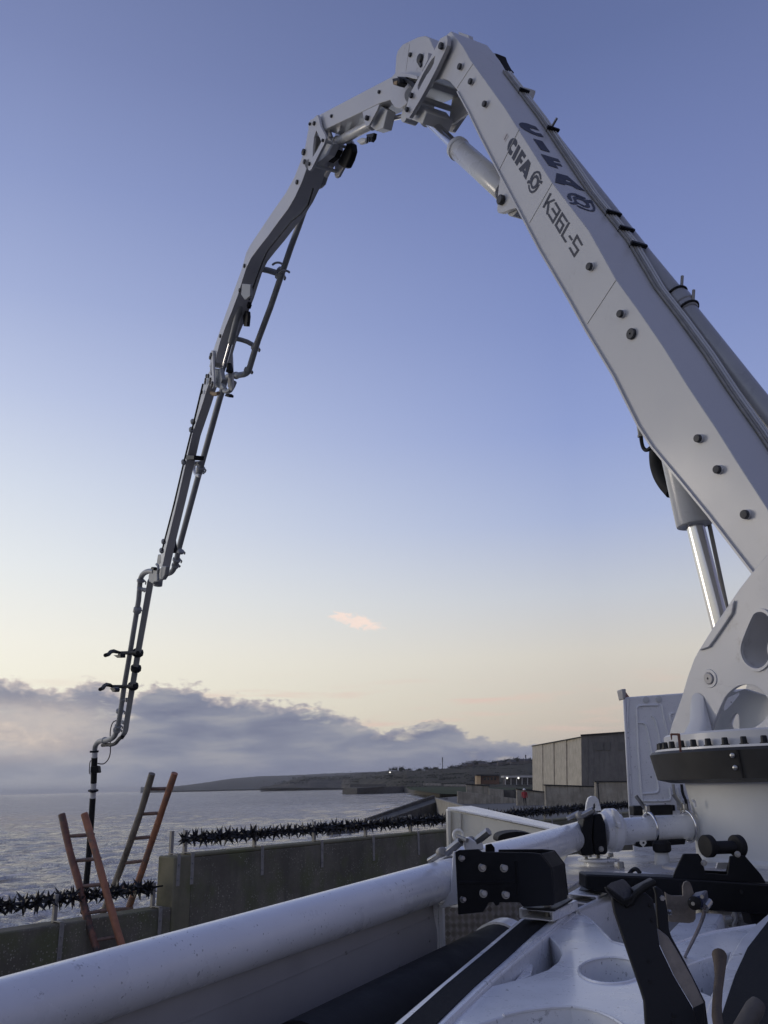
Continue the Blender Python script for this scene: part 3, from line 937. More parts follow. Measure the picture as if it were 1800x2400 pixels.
def person():
    r = Vector((pf.y, -pf.x, 0)).normalized(); f = Vector((-pf.x, -pf.y, 0)).normalized()
    U = Vector((0, 0, 1))
    e = thing('person', 'person in a red jacket and pale helmet walking along the promenade', 'person', pf)
    P3 = lambda x, y, z: pf + r * x * h / 1.8 + f * y * h / 1.8 + U * z * h / 1.8
    # one skinned body
    J = {'hip': (0, 0, .95, .135), 'waist': (0, 0, 1.1, .12), 'chest': (0, .01, 1.33, .15), 'neck': (0, .01, 1.5, .06), 'head': (0, .03, 1.62, .085), 'crown': (0, .02, 1.72, .075),
         'shl': (-.19, .01, 1.42, .065), 'ell': (-.25, -.03, 1.14, .045), 'wrl': (-.26, .08, .9, .032), 'hal': (-.26, .11, .82, .035),
         'shr': (.19, .01, 1.42, .065), 'elr': (.25, -.06, 1.15, .045), 'wrr': (.27, .0, .9, .032), 'har': (.27, .03, .82, .035),
         'thl': (-.1, .02, .88, .095), 'knl': (-.1, .14, .5, .06), 'anl': (-.1, .12, .09, .042), 'tol': (-.1, .27, .05, .035),
         'thr': (.1, 0, .88, .095), 'knr': (.1, .0, .5, .06), 'anr': (.1, -.2, .13, .042), 'tor': (.1, -.08, .05, .035)}
    E_ = ['hip waist', 'waist chest', 'chest neck', 'neck head', 'head crown', 'chest shl', 'shl ell', 'ell wrl', 'wrl hal', 'chest shr', 'shr elr', 'elr wrr', 'wrr har',
          'hip thl', 'thl knl', 'knl anl', 'anl tol', 'hip thr', 'thr knr', 'knr anr', 'anr tor']
    names = list(J)
    me = bpy.data.meshes.new('body')
    me.from_pydata([tuple(P3(*J[k][:3]) - pf) for k in names], [tuple(names.index(q) for q in ed.split()) for ed in E_], [])
    o = bpy.data.objects.new('body', me); COL.objects.link(o); o.parent = e; OBW['body'] = pf
    sk = o.modifiers.new('skin', 'SKIN')
    for i, k in enumerate(names):
        v = me.skin_vertices[0].data[i]
        v.radius = (J[k][3], J[k][3]); v.use_root = (k == 'hip')
    o.modifiers.new('sub', 'SUBSURF').render_levels = 1
    me.materials.append(M['trouser'])
    # jacket over the body, helmet, face
    mb = MB()
    mb.tube([P3(0, 0, .84), P3(0, 0, 1.0), P3(0, .01, 1.2), P3(0, .01, 1.38), P3(0, .01, 1.47)], [.185, .175, .185, .215, .11], 14)
    for sx, el, wr in ((-1, (-.25, -.03, 1.14), (-.26, .08, .9)), (1, (.25, -.06, 1.15), (.27, .0, .9))):
        mb.tube([P3(.14 * sx, .01, 1.43), P3(.21 * sx, .01, 1.40), P3(*el), P3(*wr)], [.07, .085, .066, .05], 10)
    obj('jacket', mb, M['jacket'], e)
    obj('helmet', MB().lathe(P3(0, .02, 1.66), (0, 0, 1), [(.16, 0), (.15, .02), (.135, .03), (.125, .09), (.08, .14), (.02, .16)], 16), M['helmet'], e)
    hd = MB().lathe(P3(0, .035, 1.56), (0, 0, 1), [(.05, -.05), (.085, 0), (.098, .06), (.095, .1), (.05, .14)], 14)
    hd.lathe(P3(0, .128, 1.59), f, [(.02, 0), (.014, .02), (.005, .03)], 8)
    obj('face', hd, M['skin'], e)


person()

# ------------------------------------------------------------------ sea walls with spiked barriers
def sidx(x, y=2000):     # distance along the wall of the pixel
    return (on_wall(x, y) - W0).dot(WD)


zt = W0.z
hw = thing('sea_wall', 'tall aggregate concrete sea wall with steel brackets behind the ladders', 'sea wall', wl(8, WT / 2, 0))
Lw = 34.0
core = MB().prism([wl(.32, 0, -.6), wl(Lw, 0, -.6), wl(Lw, 0, zt - .03), wl(.32, 0, zt - .03)], WN * WT)
obj('wall_body', core, M['conc'], hw, bevel=.02)
obj('end_pier', MB().prism([wl(0, -.012, -.6), wl(.318, -.012, -.6), wl(.318, -.012, zt), wl(0, -.012, zt)], WN * (WT + .024)), M['concsmooth'], hw, bevel=.02)
obj('coping', MB().prism([wl(.32, -.004, zt - .029), wl(Lw, -.004, zt - .029), wl(Lw, -.004, zt + .012), wl(.32, -.004, zt + .012)], WN * (WT + .008)), M['concsmooth'], hw, bevel=.012)

lz = on_wall(388, 2128).z
lw = thing('low_sea_wall', 'lower stretch of concrete sea wall at the foot of the ladders', 'sea wall', wl(-5, WT / 2, 0))
obj('wall_body', MB().prism([wl(-14, .004, -.6), wl(-.003, .004, -.6), wl(-.003, .004, lz), wl(-14, .004, lz)], WN * (WT - .01)), M['conc'], lw, bevel=.02)


def bracket(par, s, z, drop=.42, zpost=.33, wid=.062, off=0.0, extra=0):
    mb = MB()
    mb.box(wl(s, off - .009, z - drop / 2 + .012), wid, .012, drop, WD, WN)
    mb.box(wl(s, off + WT * .28, z + .022), wid, WT * .62, .012, WD, WN)
    br = obj('bracket', mb, M['galv'], par, bevel=.002)
    for k in (.3, .78):
        obj('bolt', MB().bolt(wl(s, off - .015, z - drop * k), -WN, .012), M['steel'], br)
    obj('post', MB().box(wl(s, off + WT * .5, z + zpost / 2), .05, .05, zpost, WD, WN), M['galv'], par, bevel=.003)


ss = [sidx(419), sidx(451), sidx(622), sidx(765), sidx(883), sidx(981)]
step = (ss[-1] - ss[1]) / 4
sl = [ss[0], ss[1]] + [ss[1] + step * k for k in range(1, 12)]
for s_ in sl:
    bracket(hw, s_, zt + .012)
for x in (146, 393):
    s_ = (on_wall(x, 2150) - W0).dot(WD)
    bracket(lw, s_ if x < 300 else -.2, lz, drop=.5)
bracket(lw, (on_wall(146, 2150) - W0).dot(WD) - 2.6, lz, drop=.5)


def star_mesh(seed):
    r = random.Random(seed)
    mb = MB()
    mb.lathe((0, 0, 0), (1, 0, 0), [(.035, -.05), (.05, -.02), (.05, .02), (.035, .05)], 6)
    k = 17
    for i in range(k):
        z = 1 - 2 * (i + .5) / k
        a = i * 2.39996 + r.uniform(-.2, .2)
        d = Vector((z * .72, math.sqrt(max(0, 1 - z * z)) * math.cos(a), math.sqrt(max(0, 1 - z * z)) * math.sin(a))).normalized()
        u = d.orthogonal().normalized(); q = d.cross(u)
        L = r.uniform(.125, .17); w_ = .033
        bend = Vector((0, 0, r.uniform(-.015, .015)))
        b0 = d * .03
        mb.add([b0 + u * w_, b0 + (u * -.5 + q * .87) * w_, b0 + (u * -.5 - q * .87) * w_, d * L + bend], [(0, 1, 3), (1, 2, 3), (2, 0, 3)])
    return mb


stars = []
for sd_ in (1, 2, 3):
    o = obj('spike_star', star_mesh(sd_), M['spike'], sharp=1, raw=True)
    stars.append(o.data)
    bpy.data.objects.remove(o)


def barrier(label, s0, s1, z, spacing, skip=()):
    e = thing('spike_barrier', label, 'spike barrier', wl((s0 + s1) / 2, WT / 2, z), 'rotating spike barriers on the sea walls')
    obj('shaft', MB().cyl(wl(s0 - .08, WT / 2, z), wl(s1 + .08, WT / 2, z), .012, 6), M['spike'], e)
    n = int((s1 - s0) / spacing)
    for i in range(n + 1):
        o = bpy.data.objects.new('spike_star', stars[i % 3]); COL.objects.link(o)
        o.parent = e
        p = wl(s0 + i * spacing + rng.uniform(-.012, .012), WT / 2, z + rng.uniform(-.008, .008))
        o.location = p - OBW[e.name]
        o.rotation_euler = Matrix.Rotation(math.atan2(WD.y, WD.x) + rng.uniform(-.25, .25), 3, 'Z').to_euler()
        o.rotation_euler.rotate(Matrix.Rotation(rng.uniform(0, 6.28), 3, WD))
        k = rng.uniform(.92, 1.1); o.scale = (k, k, k)


barrier('long row of black spiked stars along the top of the tall sea wall', .33, 31, zt + .215, .168)
barrier('short row of black spiked stars on the low sea wall behind the ladder', -6.4, -.12, lz + .27, .17)

# rocks and surf at the foot of the wall, seaward side
for i in range(14):
    xr = 790 + i * 17 + rng.uniform(-8, 8)
    mb = MB(); c = onZ(xr, 1957 - (xr - 790) * .2 + rng.uniform(-9, 3), SEA + .1)
    r0 = rng.uniform(.5, 1.0)
    vs = []
    for k in range(5):
        for j in range(8):
            th = math.pi * (k + .5) / 5; ph = 2 * math.pi * j / 8
            rr = r0 * rng.uniform(.75, 1.15)
            vs.append(c + Vector((math.sin(th) * math.cos(ph) * rr * 1.3, math.sin(th) * math.sin(ph) * rr, math.cos(th) * rr * .6)))
    fs = [(k * 8 + j, k * 8 + (j + 1) % 8, (k + 1) * 8 + (j + 1) % 8, (k + 1) * 8 + j) for k in range(4) for j in range(8)] + [tuple(range(8)), tuple(reversed(range(32, 40)))]
    mb.add(vs, fs)
    tag(obj('rock', mb, M['rock'], sharp=50), 'dark wet rock in the surf behind the spiked sea wall', 'rock', 'rocks in the surf behind the sea wall')

# surf: ragged white ribbons along the shore
def surf(pts, w0, seed):
    r = random.Random(seed)
    mb = MB()
    P_ = [onZ(x, y, SEA + .18) for x, y in pts]
    fine = []
    for a_, b2 in zip(P_[:-1], P_[1:]):
        k = max(3, int((b2 - a_).length / (w0 * .8)))
        fine += [a_.lerp(b2, i / k) for i in range(k)]
    prev = None
    for i, p in enumerate(fine[:-1]):
        t_ = (fine[i + 1] - p).normalized(); q = Vector((-t_.y, t_.x, 0))
        if r.random() < .25:
            continue
        ww = w0 * r.uniform(.25, 1.0); L = (fine[i + 1] - p).length * r.uniform(.8, 2.0); o_ = q * r.uniform(-.8, .8) * w0
        n_ = 7
        up_ = [p + o_ + t_ * (L * k / n_) + q * ww * math.sin(math.pi * k / n_) * r.uniform(.3, 1) for k in range(1, n_)]
        dn = [p + o_ + t_ * (L * k / n_) - q * ww * math.sin(math.pi * k / n_) * r.uniform(.3, 1) for k in range(n_ - 1, 0, -1)]
        lp = [p + o_] + up_ + [p + o_ + t_ * L] + dn
        z_ = Vector((0, 0, .002 * (i % 9)))
        mb.add([v + z_ for v in lp], [tuple(range(len(lp)))])
    return mb


mb = surf([(640, 1849), (700, 1848.5), (760, 1849.5), (835, 1851)], 5, 1)
for pts, w_, sd_ in (([(700, 1853), (830, 1856)], 3, 2), ([(860, 1866), (945, 1863), (985, 1870), (1004, 1876)], 2.2, 3), ([(880, 1884), (960, 1878), (1002, 1878)], 1.4, 4), ([(850, 1900), (930, 1890), (985, 1881)], 1.0, 5),
                     ([(700, 1946), (760, 1940), (830, 1930), (880, 1921)], .5, 6), ([(640, 1958), (720, 1950), (800, 1938)], .3, 7), ([(420, 1890), (560, 1884), (700, 1880), (820, 1882)], .5, 8), ([(250, 1930), (420, 1922), (560, 1912)], .3, 9)):
    b3 = surf(pts, w_, sd_); mb.add(b3.v, b3.f)
obj('surf', mb, M['foam'], kind='stuff', sharp=180)

# ------------------------------------------------------------------ ladders
zA = zc(0, 1900, .28933); zB = zc(0, 1550, .54249)


def ladder(label, rails, rungs, mats, rail_px, rung_px, rmat):
    pts = rails[0] + rails[1]
    foot = min(pts, key=lambda p: p.z)
    e = thing('ladder', label, 'ladder', foot, 'wooden ladders at the sea wall')
    for rl, m in zip(rails, mats):
        n = 14
        # interpolate along the traced rail; slightly flattened round pole with knots
        seg = []
        for i in range(n + 1):
            t = i / n * (len(rl) - 1); k = min(int(t), len(rl) - 2)
            seg.append(rl[k].lerp(rl[k + 1], t - k))
        rad = [rail_px * ppx(seg[0]) / 2 * (1 + .05 * math.sin(i * 1.7)) for i in range(n + 1)]
        obj('rail', MB().tube(seg, rad, 10), m, e, sharp=60)
    for a_, b2 in rungs:
        d = (b2 - a_).normalized()
        obj('rung', MB().tube([a_ - d * .02, a_.lerp(b2, .5), b2 + d * .05], [rung_px * ppx(a_) / 2 * k for k in (.85, 1.05, .85)], 8), rmat, e)
    return e


def seq(z, pts, d0, d1):
    px = z(*pts)
    y0, y1 = px[0][1], px[-1][1]
    return [P(x, y, 1 / (1 / d0 + (1 / d1 - 1 / d0) * (y - y0) / (y1 - y0))) for x, y in px]


top_d, bot_d = 11.5, 10.35


def lad_d(y, y0, y1, d0, d1):
    return 1 / (1 / d0 + (1 / d1 - 1 / d0) * (y - y0) / (y1 - y0))


L1 = seq(zA, [(500, 30), (565, 330), (640, 590), (700, 850), (790, 1150), (900, 1560)], top_d, bot_d)
L2 = seq(zA, [(682, 25), (770, 320), (845, 600), (900, 800), (985, 1090), (1110, 1500)], top_d, bot_d)
rg = []
for (a0, b0) in (((565, 206), (735, 196)), ((620, 405), (790, 390)), ((680, 610), (848, 596)), ((738, 826), (890, 800)), ((800, 1046), (952, 1020)), ((860, 1270), (1020, 1240))):
    (xa, ya), (xb, yb) = zA(a0, b0)
    rg.append((P(xa, ya, lad_d(ya, 1908, 2350, top_d, bot_d)), P(xb, yb, lad_d(yb, 1908, 2350, top_d, bot_d))))
ladder('reddish wooden ladder leaning on the low sea wall, nearest the camera', [L1, L2], rg, [M['lad_dark'], M['lad_red']], 16.5, 8.5, M['rung'])
L1 = seq(zB, [(657, 485), (612, 640), (560, 790), (520, 900), (480, 1000), (440, 1100)], 12.0, 12.1)
L2 = seq(zB, [(755, 483), (705, 630), (655, 780), (612, 910), (575, 1010), (545, 1100)], 12.0, 12.1)
rg = []
for (a0, b0) in (((652, 552), (722, 550)), ((614, 660), (695, 655)), ((573, 766), (655, 758)), ((537, 872), (618, 862)), ((499, 980), (578, 970)), ((465, 1075), (560, 1068))):
    (xa, ya), (xb, yb) = zB(a0, b0)
    rg.append((P(xa, ya, 12.05), P(xb, yb, 12.05)))
ladder('far wooden ladder with one grey and one orange rail, beyond the low wall', [L1, L2], rg, [M['lad_grey'], M['lad_red']], 15.5, 8, M['rung'])

# =================================================================== the concrete pump truck
T = B(1850, 1790, 0.0)                    # a point on the slewing axis
TA = Vector((T.x, T.y, 0))
DT = depth(T)
truck = thing('concrete_pump_truck', 'white concrete pump truck with its jointed boom arching over the sea wall', 'pump truck', TA)
ZUP = Vector((0, 0, 1))
BNn = -BN                                  # towards the camera side of the boom


def bp(pts, off):
    return [B(p[0], p[1], off) for p in pts]


# ---- boom section 1
S1o = [(1057, 73), (1085, 109), (1103, 141), (1183, 252), (1294, 428), (1381, 541.5), (1444, 655), (1496, 726.6), (1556, 814), (1610, 901), (1677, 1001), (1740, 1101), (1800, 1193), (1862, 1290), (1895, 1345)]
S1i = [(1850, 1440), (1800, 1385), (1762, 1337), (1660, 1205), (1593, 1123), (1528, 1045), (1496, 996), (1437, 878), (1375, 775), (1333, 700), (1265, 585), (1217, 493), (1169, 402), (1126.6, 320),
       (1097.7, 260), (1071.6, 212), (1064.5, 203), (1054, 191), (1041, 185), (1030, 185), (1018, 190), (1006, 191), (1022, 150), (1038, 115), (1047, 90), (1048, 80)]
N1, W1 = -.225, .45
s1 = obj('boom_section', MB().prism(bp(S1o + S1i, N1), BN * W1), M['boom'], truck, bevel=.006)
# flange lips along both edges, proud of the web
low_far = []
mb = MB()
inn = [p for p in S1i[1:16]]
for a_, b2 in zip(inn[:-1], inn[1:]):
    pass
tan = lambda pts, i: (pts[min(i + 1, len(pts) - 1)] - pts[max(i - 1, 0)]).normalized()
# bottom flange plate (belly), slightly wider than the webs
pl = bp(S1i[1:16], N1 - .018)
fl = []
for i, p in enumerate(pl):
    t_ = tan(pl, i); u = t_.cross(BN).normalized()
    fl.append((p, u))
ctr = B(1500, 900, N1)
sg = 1 if (fl[5][1]).dot(pl[5] - ctr) > 0 else -1
A1 = [p + u * sg * .002 for p, u in fl]; A2 = [p + u * sg * .016 for p, u in fl]
n_ = len(A1); e = BN * (W1 + .036)
vs = A1 + A2 + [v + e for v in A1] + [v + e for v in A2]
fs = []
for i in range(n_ - 1):
    for q0, q1 in ((0, 1), (1, 3), (3, 2), (2, 0)):
        fs.append((q0 * n_ + i, q0 * n_ + i + 1, q1 * n_ + i + 1, q1 * n_ + i))
fs += [(0, n_, 3 * n_, 2 * n_), (n_ - 1, 2 * n_ - 1, 4 * n_ - 1, 3 * n_ - 1)]
obj('belly_flange', MB().add(vs, fs), M['boom'], s1)
# collar plate at the tip and weld seams
zt5 = zc(940, 60, .14467); zt2 = zc(1000, 40, .48222); zt3 = zc(1300, 600, .30139); zt4 = zc(1400, 1000, .24111)
for a_, b2 in (((1108, 150), (1071, 206)), ((1294, 429), (1241, 522)), ((1443.5, 656), (1376, 759)), ((1218, 300), (1170, 398))):
    obj('weld_seam', MB().tube(bp([a_, b2], N1 - .0015), .0035, 6), M['boom'], s1)
# screw caps on the web
for x, y, r in ((1072, 154, 7.2), (1097, 189, 7), (1130, 241.6, 7.2), (1375, 623, 9), (1447, 734, 9), (1628.6, 1026.5, 9.6), (1674, 1099.5, 10), (1738.5, 1205, 10.8)):
    c = B(x, y, N1 - .05); rr = r * ppx(c)
    o = obj('cap', MB().lathe(c + BN * .05, -BN, [(rr, 0), (rr, .032), (rr * .9, .038), (rr * .6, .039)], 20), M['knob'], s1)
    obj('cap_base', MB().lathe(c + BN * .051, -BN, [(rr * 1.12, 0), (rr * 1.12, .012), (rr * 1.0, .016)], 20), M['boom'], o)
c = B(1482, 783, N1)
o = obj('pin', MB().lathe(c, -BN, [(.04, 0), (.04, .02), (.036, .024), (.008, .024), (.007, .014)], 24), M['knob'], s1)

# lettering: flat print on the web and on the back plate
zt6 = zc(1160, 230, .17632); zt7 = zc(1060, 260, .14467)
DEC = N1 - .0025


def web(z, *pts):
    return [B(p[0], p[1], DEC) for p in z(*pts)]


def ell(cx, cy, pts):
    return pts


C_ = [(1030, 582), (1048, 540), (1051, 510), (1043, 478), (1020, 447), (985, 437), (948, 455), (917, 500), (898, 557), (891, 620), (903, 670), (922, 702), (945, 725), (985, 655), (963, 647), (949, 622), (948, 588), (960, 557), (985, 538), (1004, 548), (1012, 572)]
side = [[C_], [[(1070, 540), (1103, 592), (996, 812), (959, 757)]],
        [[(1125, 620), (1193, 723), (1164, 776), (1129, 722), (1108, 764), (1141, 811), (1113, 862), (1085, 821), (1046, 892), (1008, 835)]],
        [[(1228, 780), (1269, 845), (1192, 1120), (1150, 1052), (1159, 1022), (1125, 970), (1109, 992), (1072, 938)], [(1186, 915), (1162, 952), (1181, 978)]]]
up_arc = [(1252, 1114), (1280, 1050), (1320, 992), (1370, 968), (1412, 980), (1436, 1030), (1441, 1110), (1418, 1113), (1411, 1055), (1396, 1016), (1370, 1005), (1335, 1021), (1305, 1064), (1282, 1113)]
lo_arc = [(1228, 1193), (1231, 1258), (1250, 1310), (1282, 1336), (1322, 1325), (1370, 1280), (1416, 1190), (1396, 1190), (1360, 1248), (1320, 1289), (1290, 1297), (1266, 1281), (1251, 1240), (1247, 1193)]
ringo = [(1207, 1160), (1226, 1122), (1252, 1122), (1280, 1114), (1303, 1080), (1332, 1046), (1365, 1034), (1390, 1054), (1399, 1098), (1412, 1122), (1436, 1126), (1462, 1142), (1441, 1190), (1424, 1171), (1402, 1166), (1385, 1202), (1350, 1250), (1310, 1268), (1281, 1251), (1269, 1212), (1262, 1184), (1240, 1172), (1218, 1180)]
ringh = [(1350, 1084), (1366, 1106), (1366, 1150), (1347, 1196), (1316, 1222), (1296, 1208), (1290, 1168), (1303, 1124), (1325, 1092)]
side += [[up_arc], [lo_arc], [ringo, ringh]]
for lp in side:
    obj('letter', MB().sheet([web(zt7, *l) for l in lp]), M['decal'], s1, sharp=180)


def stroke(z, pts, wd, plane):
    """a lettering stroke: mitred band of width wd around a polyline in zoom pixels"""
    pts = [Vector((p[0], p[1])) for p in pts]
    L = []; Rr_ = []
    for i, p in enumerate(pts):
        d0 = (p - pts[i - 1]).normalized() if i else (pts[1] - p).normalized()
        d1 = (pts[i + 1] - p).normalized() if i < len(pts) - 1 else d0
        n0 = Vector((-d0.y, d0.x)); n1 = Vector((-d1.y, d1.x))
        m_ = (n0 + n1).normalized(); k = wd / 2 / max(.45, m_.dot(n0))
        L.append(p + m_ * k); Rr_.append(p - m_ * k)
    q = z(*[(v.x, v.y) for v in L + Rr_]); n = len(pts)
    return MB().add([plane(*v) for v in q], [(i, i + 1, n + i + 1, n + i) for i in range(n - 1)])


wpl = lambda x, y: B(x, y, DEC)
glyphs = [[[(740, 1264), (640, 1456)], [(668, 1402), (792, 1350)], [(712, 1384), (692, 1545)]],
          [[(798, 1386), (862, 1492), (768, 1648), (708, 1540)], [(756, 1462), (818, 1560)]],
          [[(962, 1645), (892, 1535), (806, 1690), (860, 1782), (908, 1688), (848, 1604)]],
          [[(986, 1650), (888, 1826), (944, 1916)]],
          [[(984, 1826), (1024, 1888)]],
          [[(1158, 1956), (1088, 1832), (1038, 1924), (1104, 2020), (1052, 2096), (988, 1984)]]]
for g in glyphs:
    mb = MB()
    for s_ in g:
        b3 = stroke(zt6, s_, 27, wpl); mb.add(b3.v, b3.f)
    obj('letter', mb, M['decal'], s1, sharp=180)
st_ = obj('sticker', MB().sheet([web(zt6, (152, 455), (176, 508), (131, 582), (104, 527))]), M['sticker'], s1, sharp=180)
b3 = stroke(zt6, [(146, 498), (156, 486), (124, 552)], 9, lambda x, y: B(x, y, DEC - .002))
obj('letter', b3, M['decal'], s1, sharp=180)

# back plate plane (between two points of its near edge, along BN)
e0, e1 = B(1183, 252, N1), B(1444, 655, N1)
bt = (e1 - e0).normalized(); bu = BN.cross(bt).normalized()
if bu.dot(CAM - e0) < 0:
    bu = -bu


def back(z, *pts):
    out = []
    for p in z(*pts):
        v = onPl(p[0], p[1], e0, bu)
        # follow the slightly bowed edge: project on the local plate
        s_ = (v - e0).dot(bt)
        best = None
        for a_, b2 in zip(S1o[:-1], S1o[1:]):
            A, Bb = B(*a_, N1), B(*b2, N1)
            s0_, s1_ = (A - e0).dot(bt), (Bb - e0).dot(bt)
            if s0_ <= s_ <= s1_:
                best = (A, Bb)
        if best:
            nn = BN.cross((best[1] - best[0]).normalized())
            if nn.dot(bu) < 0:
                nn = -nn
            v = onPl(p[0], p[1], best[0] + nn * .004, nn)
        out.append(v)
    return out


topl = [[[(650, 516), (585, 505), (480, 465), (390, 415), (340, 375), (320, 345), (333, 327), (365, 322), (430, 334), (545, 378), (591, 433), (568, 424), (512, 402), (470, 396), (462, 404), (485, 427), (540, 455), (612, 470)]],
        [[(508, 533), (630, 570), (736, 719), (610, 683)]],
        [[(609, 738), (840, 808), (873, 851), (768, 820), (787, 851), (872, 871), (900, 909), (806, 880), (847, 936), (718, 893)]],
        [[(820, 992), (965, 1032), (1202, 1236), (1085, 1202), (1030, 1166), (942, 1141), (930, 1152), (801, 1116)], [(933, 1078), (990, 1093), (1030, 1128), (948, 1104)]],
        [[(960, 1300), (972, 1268), (1010, 1258), (1070, 1265), (1200, 1322), (1216, 1343), (1180, 1336), (1060, 1290), (1018, 1286), (1008, 1302), (1032, 1366), (992, 1350), (968, 1322)]],
        [[(1078, 1420), (1105, 1424), (1200, 1467), (1270, 1488), (1300, 1480), (1304, 1450), (1282, 1405), (1256, 1372), (1306, 1396), (1336, 1450), (1334, 1492), (1305, 1507), (1240, 1496), (1130, 1455)]],
        [[(985, 1380), (1040, 1386), (1062, 1370), (1034, 1312), (1070, 1304), (1130, 1320), (1200, 1352), (1232, 1350), (1288, 1356), (1306, 1388), (1246, 1384), (1256, 1420), (1270, 1447), (1240, 1456), (1180, 1440), (1112, 1402), (1060, 1411), (1008, 1402)],
         [(1080, 1342), (1112, 1339), (1170, 1361), (1210, 1396), (1220, 1420), (1190, 1425), (1130, 1401), (1090, 1370)]]]
for lp in topl:
    obj('letter', MB().sheet([back(zt6, *l) for l in lp]), M['decal'], s1, sharp=180)

# hydraulic lines along the far edge of the back plate, with straps
edge = bp(S1o[2:14], N1)
edge_u = []
for i, p in enumerate(edge):
    nn = BN.cross(tan(edge, i)).normalized()
    if nn.dot(bu) < 0:
        nn = -nn
    edge_u.append(nn)
for k, o_ in enumerate((.385, .412, .439, .466)):
    obj('hydraulic_line', MB().tube([p + BN * o_ + u * (.014 + .004 * k) for p, u in zip(edge, edge_u)], .0105, 8), M['barrel'] if k > 1 else M['galv'], truck)


def edge_at(y):
    for (a_, b2, p, q, u) in zip(S1o[2:13], S1o[3:14], edge[:-1], edge[1:], edge_u):
        if a_[1] <= y <= b2[1]:
            t_ = (y - a_[1]) / (b2[1] - a_[1])
            return p.lerp(q, t_), u, (q - p).normalized()


for y, l0, l1 in ((193, .37, .48), (283, .37, .50), (482, .37, .52), (519, .37, .52), (556, .37, .53)):
    p, u, t_ = edge_at(y)
    mb = MB().box(p + BN * ((l0 + l1) / 2) + u * .042, l1 - l0, .022, .03, BN, t_, u)
    mb.cyl(p + BN * (l0 + .012) + u * .0, p + BN * (l0 + .012) + u * .05, .008, 6)
    obj('line_strap', mb, M['black'], truck)
p, u, t_ = edge_at(275)
obj('line_bolt', MB().cyl(p + BN * .45 + u * .03, p + BN * .45 + u * .12, .012, 8), M['steel'], truck)
# grey lug and dark hose bundle near the tip
lug = [P(x, y, 8.3) for x, y in ((1207, 198), (1246, 209), (1246, 214), (1232, 253), (1222, 240))]
obj('line_bracket', MB().prism(lug, BN * .05), M['greywhite'], truck, bevel=.004)
obj('hose_bundle', MB().prism([P(x, y, 8.9) for x, y in ((1145, 125), (1153, 123), (1165, 125), (1169, 137), (1178, 154), (1186, 163), (1180, 167), (1166, 156))], BN * .12), M['black'], truck, bevel=.01)
obj('tip_tab', MB().prism([B(x, y, .1) for x, y in ((1074, 74), (1097, 82), (1099, 90), (1076, 84))], BN * .06), M['boom'], s1, bevel=.003)

# ---- section 2
S2 = [(747, 270), (918, 180), (926, 171), (928.5, 132), (932, 119), (944, 104), (979, 87), (996, 83.5), (1006, 89), (1017, 113), (1036, 150), (1012, 205), (975, 222), (963, 222), (951, 245), (938, 254), (926, 252), (918, 242), (914, 234), (891, 241), (760, 304)]
N2 = -.17
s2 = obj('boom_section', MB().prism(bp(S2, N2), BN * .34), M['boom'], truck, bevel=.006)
for x, y, r in ((963, 129, 5.2), (890, 216, 4.2), (778, 272.5, 4)):
    c = B(x, y, N2); rr = r * ppx(c)
    obj('cap', MB().lathe(c, -BN, [(rr, 0), (rr, .018), (rr * .8, .024)], 16), M['knob'], s2)
obj('weld_seam', MB().tube(bp([(960, 103), (951, 168)], N2 - .001), .003, 6), M['boom'], s2)
# head boss, its pin and the black lamp bracket
c = B(987, 138.5, N2)
ps = obj('pivot_pin', MB().lathe(c, -BN, [(.05, 0), (.05, .03), (.04, .036)], 18), M['knob'], s2)
obj('pin_lock', MB().box(B(984, 150, N2 - .02), .1, .02, .035, bt, BN, bu), M['knob'], s2, bevel=.004)
obj('gusset', MB().prism(bp([(995, 126), (1004, 123), (1003, 140), (988, 168)], N2 - .09), BN * .09), M['boom'], s2, bevel=.003)
obj('neck_lip', MB().prism(bp([(922, 177), (940, 170), (958, 172), (977, 177), (978, 186), (952, 181), (930, 183)], N2 - .08), BN * .08), M['boom'], s2, bevel=.004)
lm = obj('lamp_bracket', MB().prism(bp([(930, 179), (945, 180), (968, 192), (974, 200), (967, 214), (961, 199), (944, 189), (937, 189)], N2 - .1), BN * .07), M['black'], s2, bevel=.004)
obj('work_lamp', MB().prism(bp([(919, 184), (936, 181), (937, 192), (930, 200), (921, 198)], N2 - .16), BN * .1), M['black'], s2, bevel=.006)
obj('lamp_lens', MB().prism(bp([(923, 191.5), (931, 189), (929, 198.5), (921.5, 197.5)], N2 - .168), BN * .012), M['tan'], s2)
# cylinder for section 3, under section 2
z6 = zc(700, 230, .15672)


def cyl_px(name, a_, b2, off0, off1, rpx, m, par, n=20, off=None, extra=()):
    A, Bq = B(*a_, off0), B(*b2, off1)
    r0, r1 = rpx * ppx(A), rpx * ppx(Bq)
    r = (r0 + r1) / 2
    d = (Bq - A).normalized()
    mb = MB().lathe(A, d, [(r * .6, -.004), (r * .94, 0), (r, .012), (r, (Bq - A).length - .012), (r * .94, (Bq - A).length)], n)
    return obj(name, mb, m, par, sharp=40)


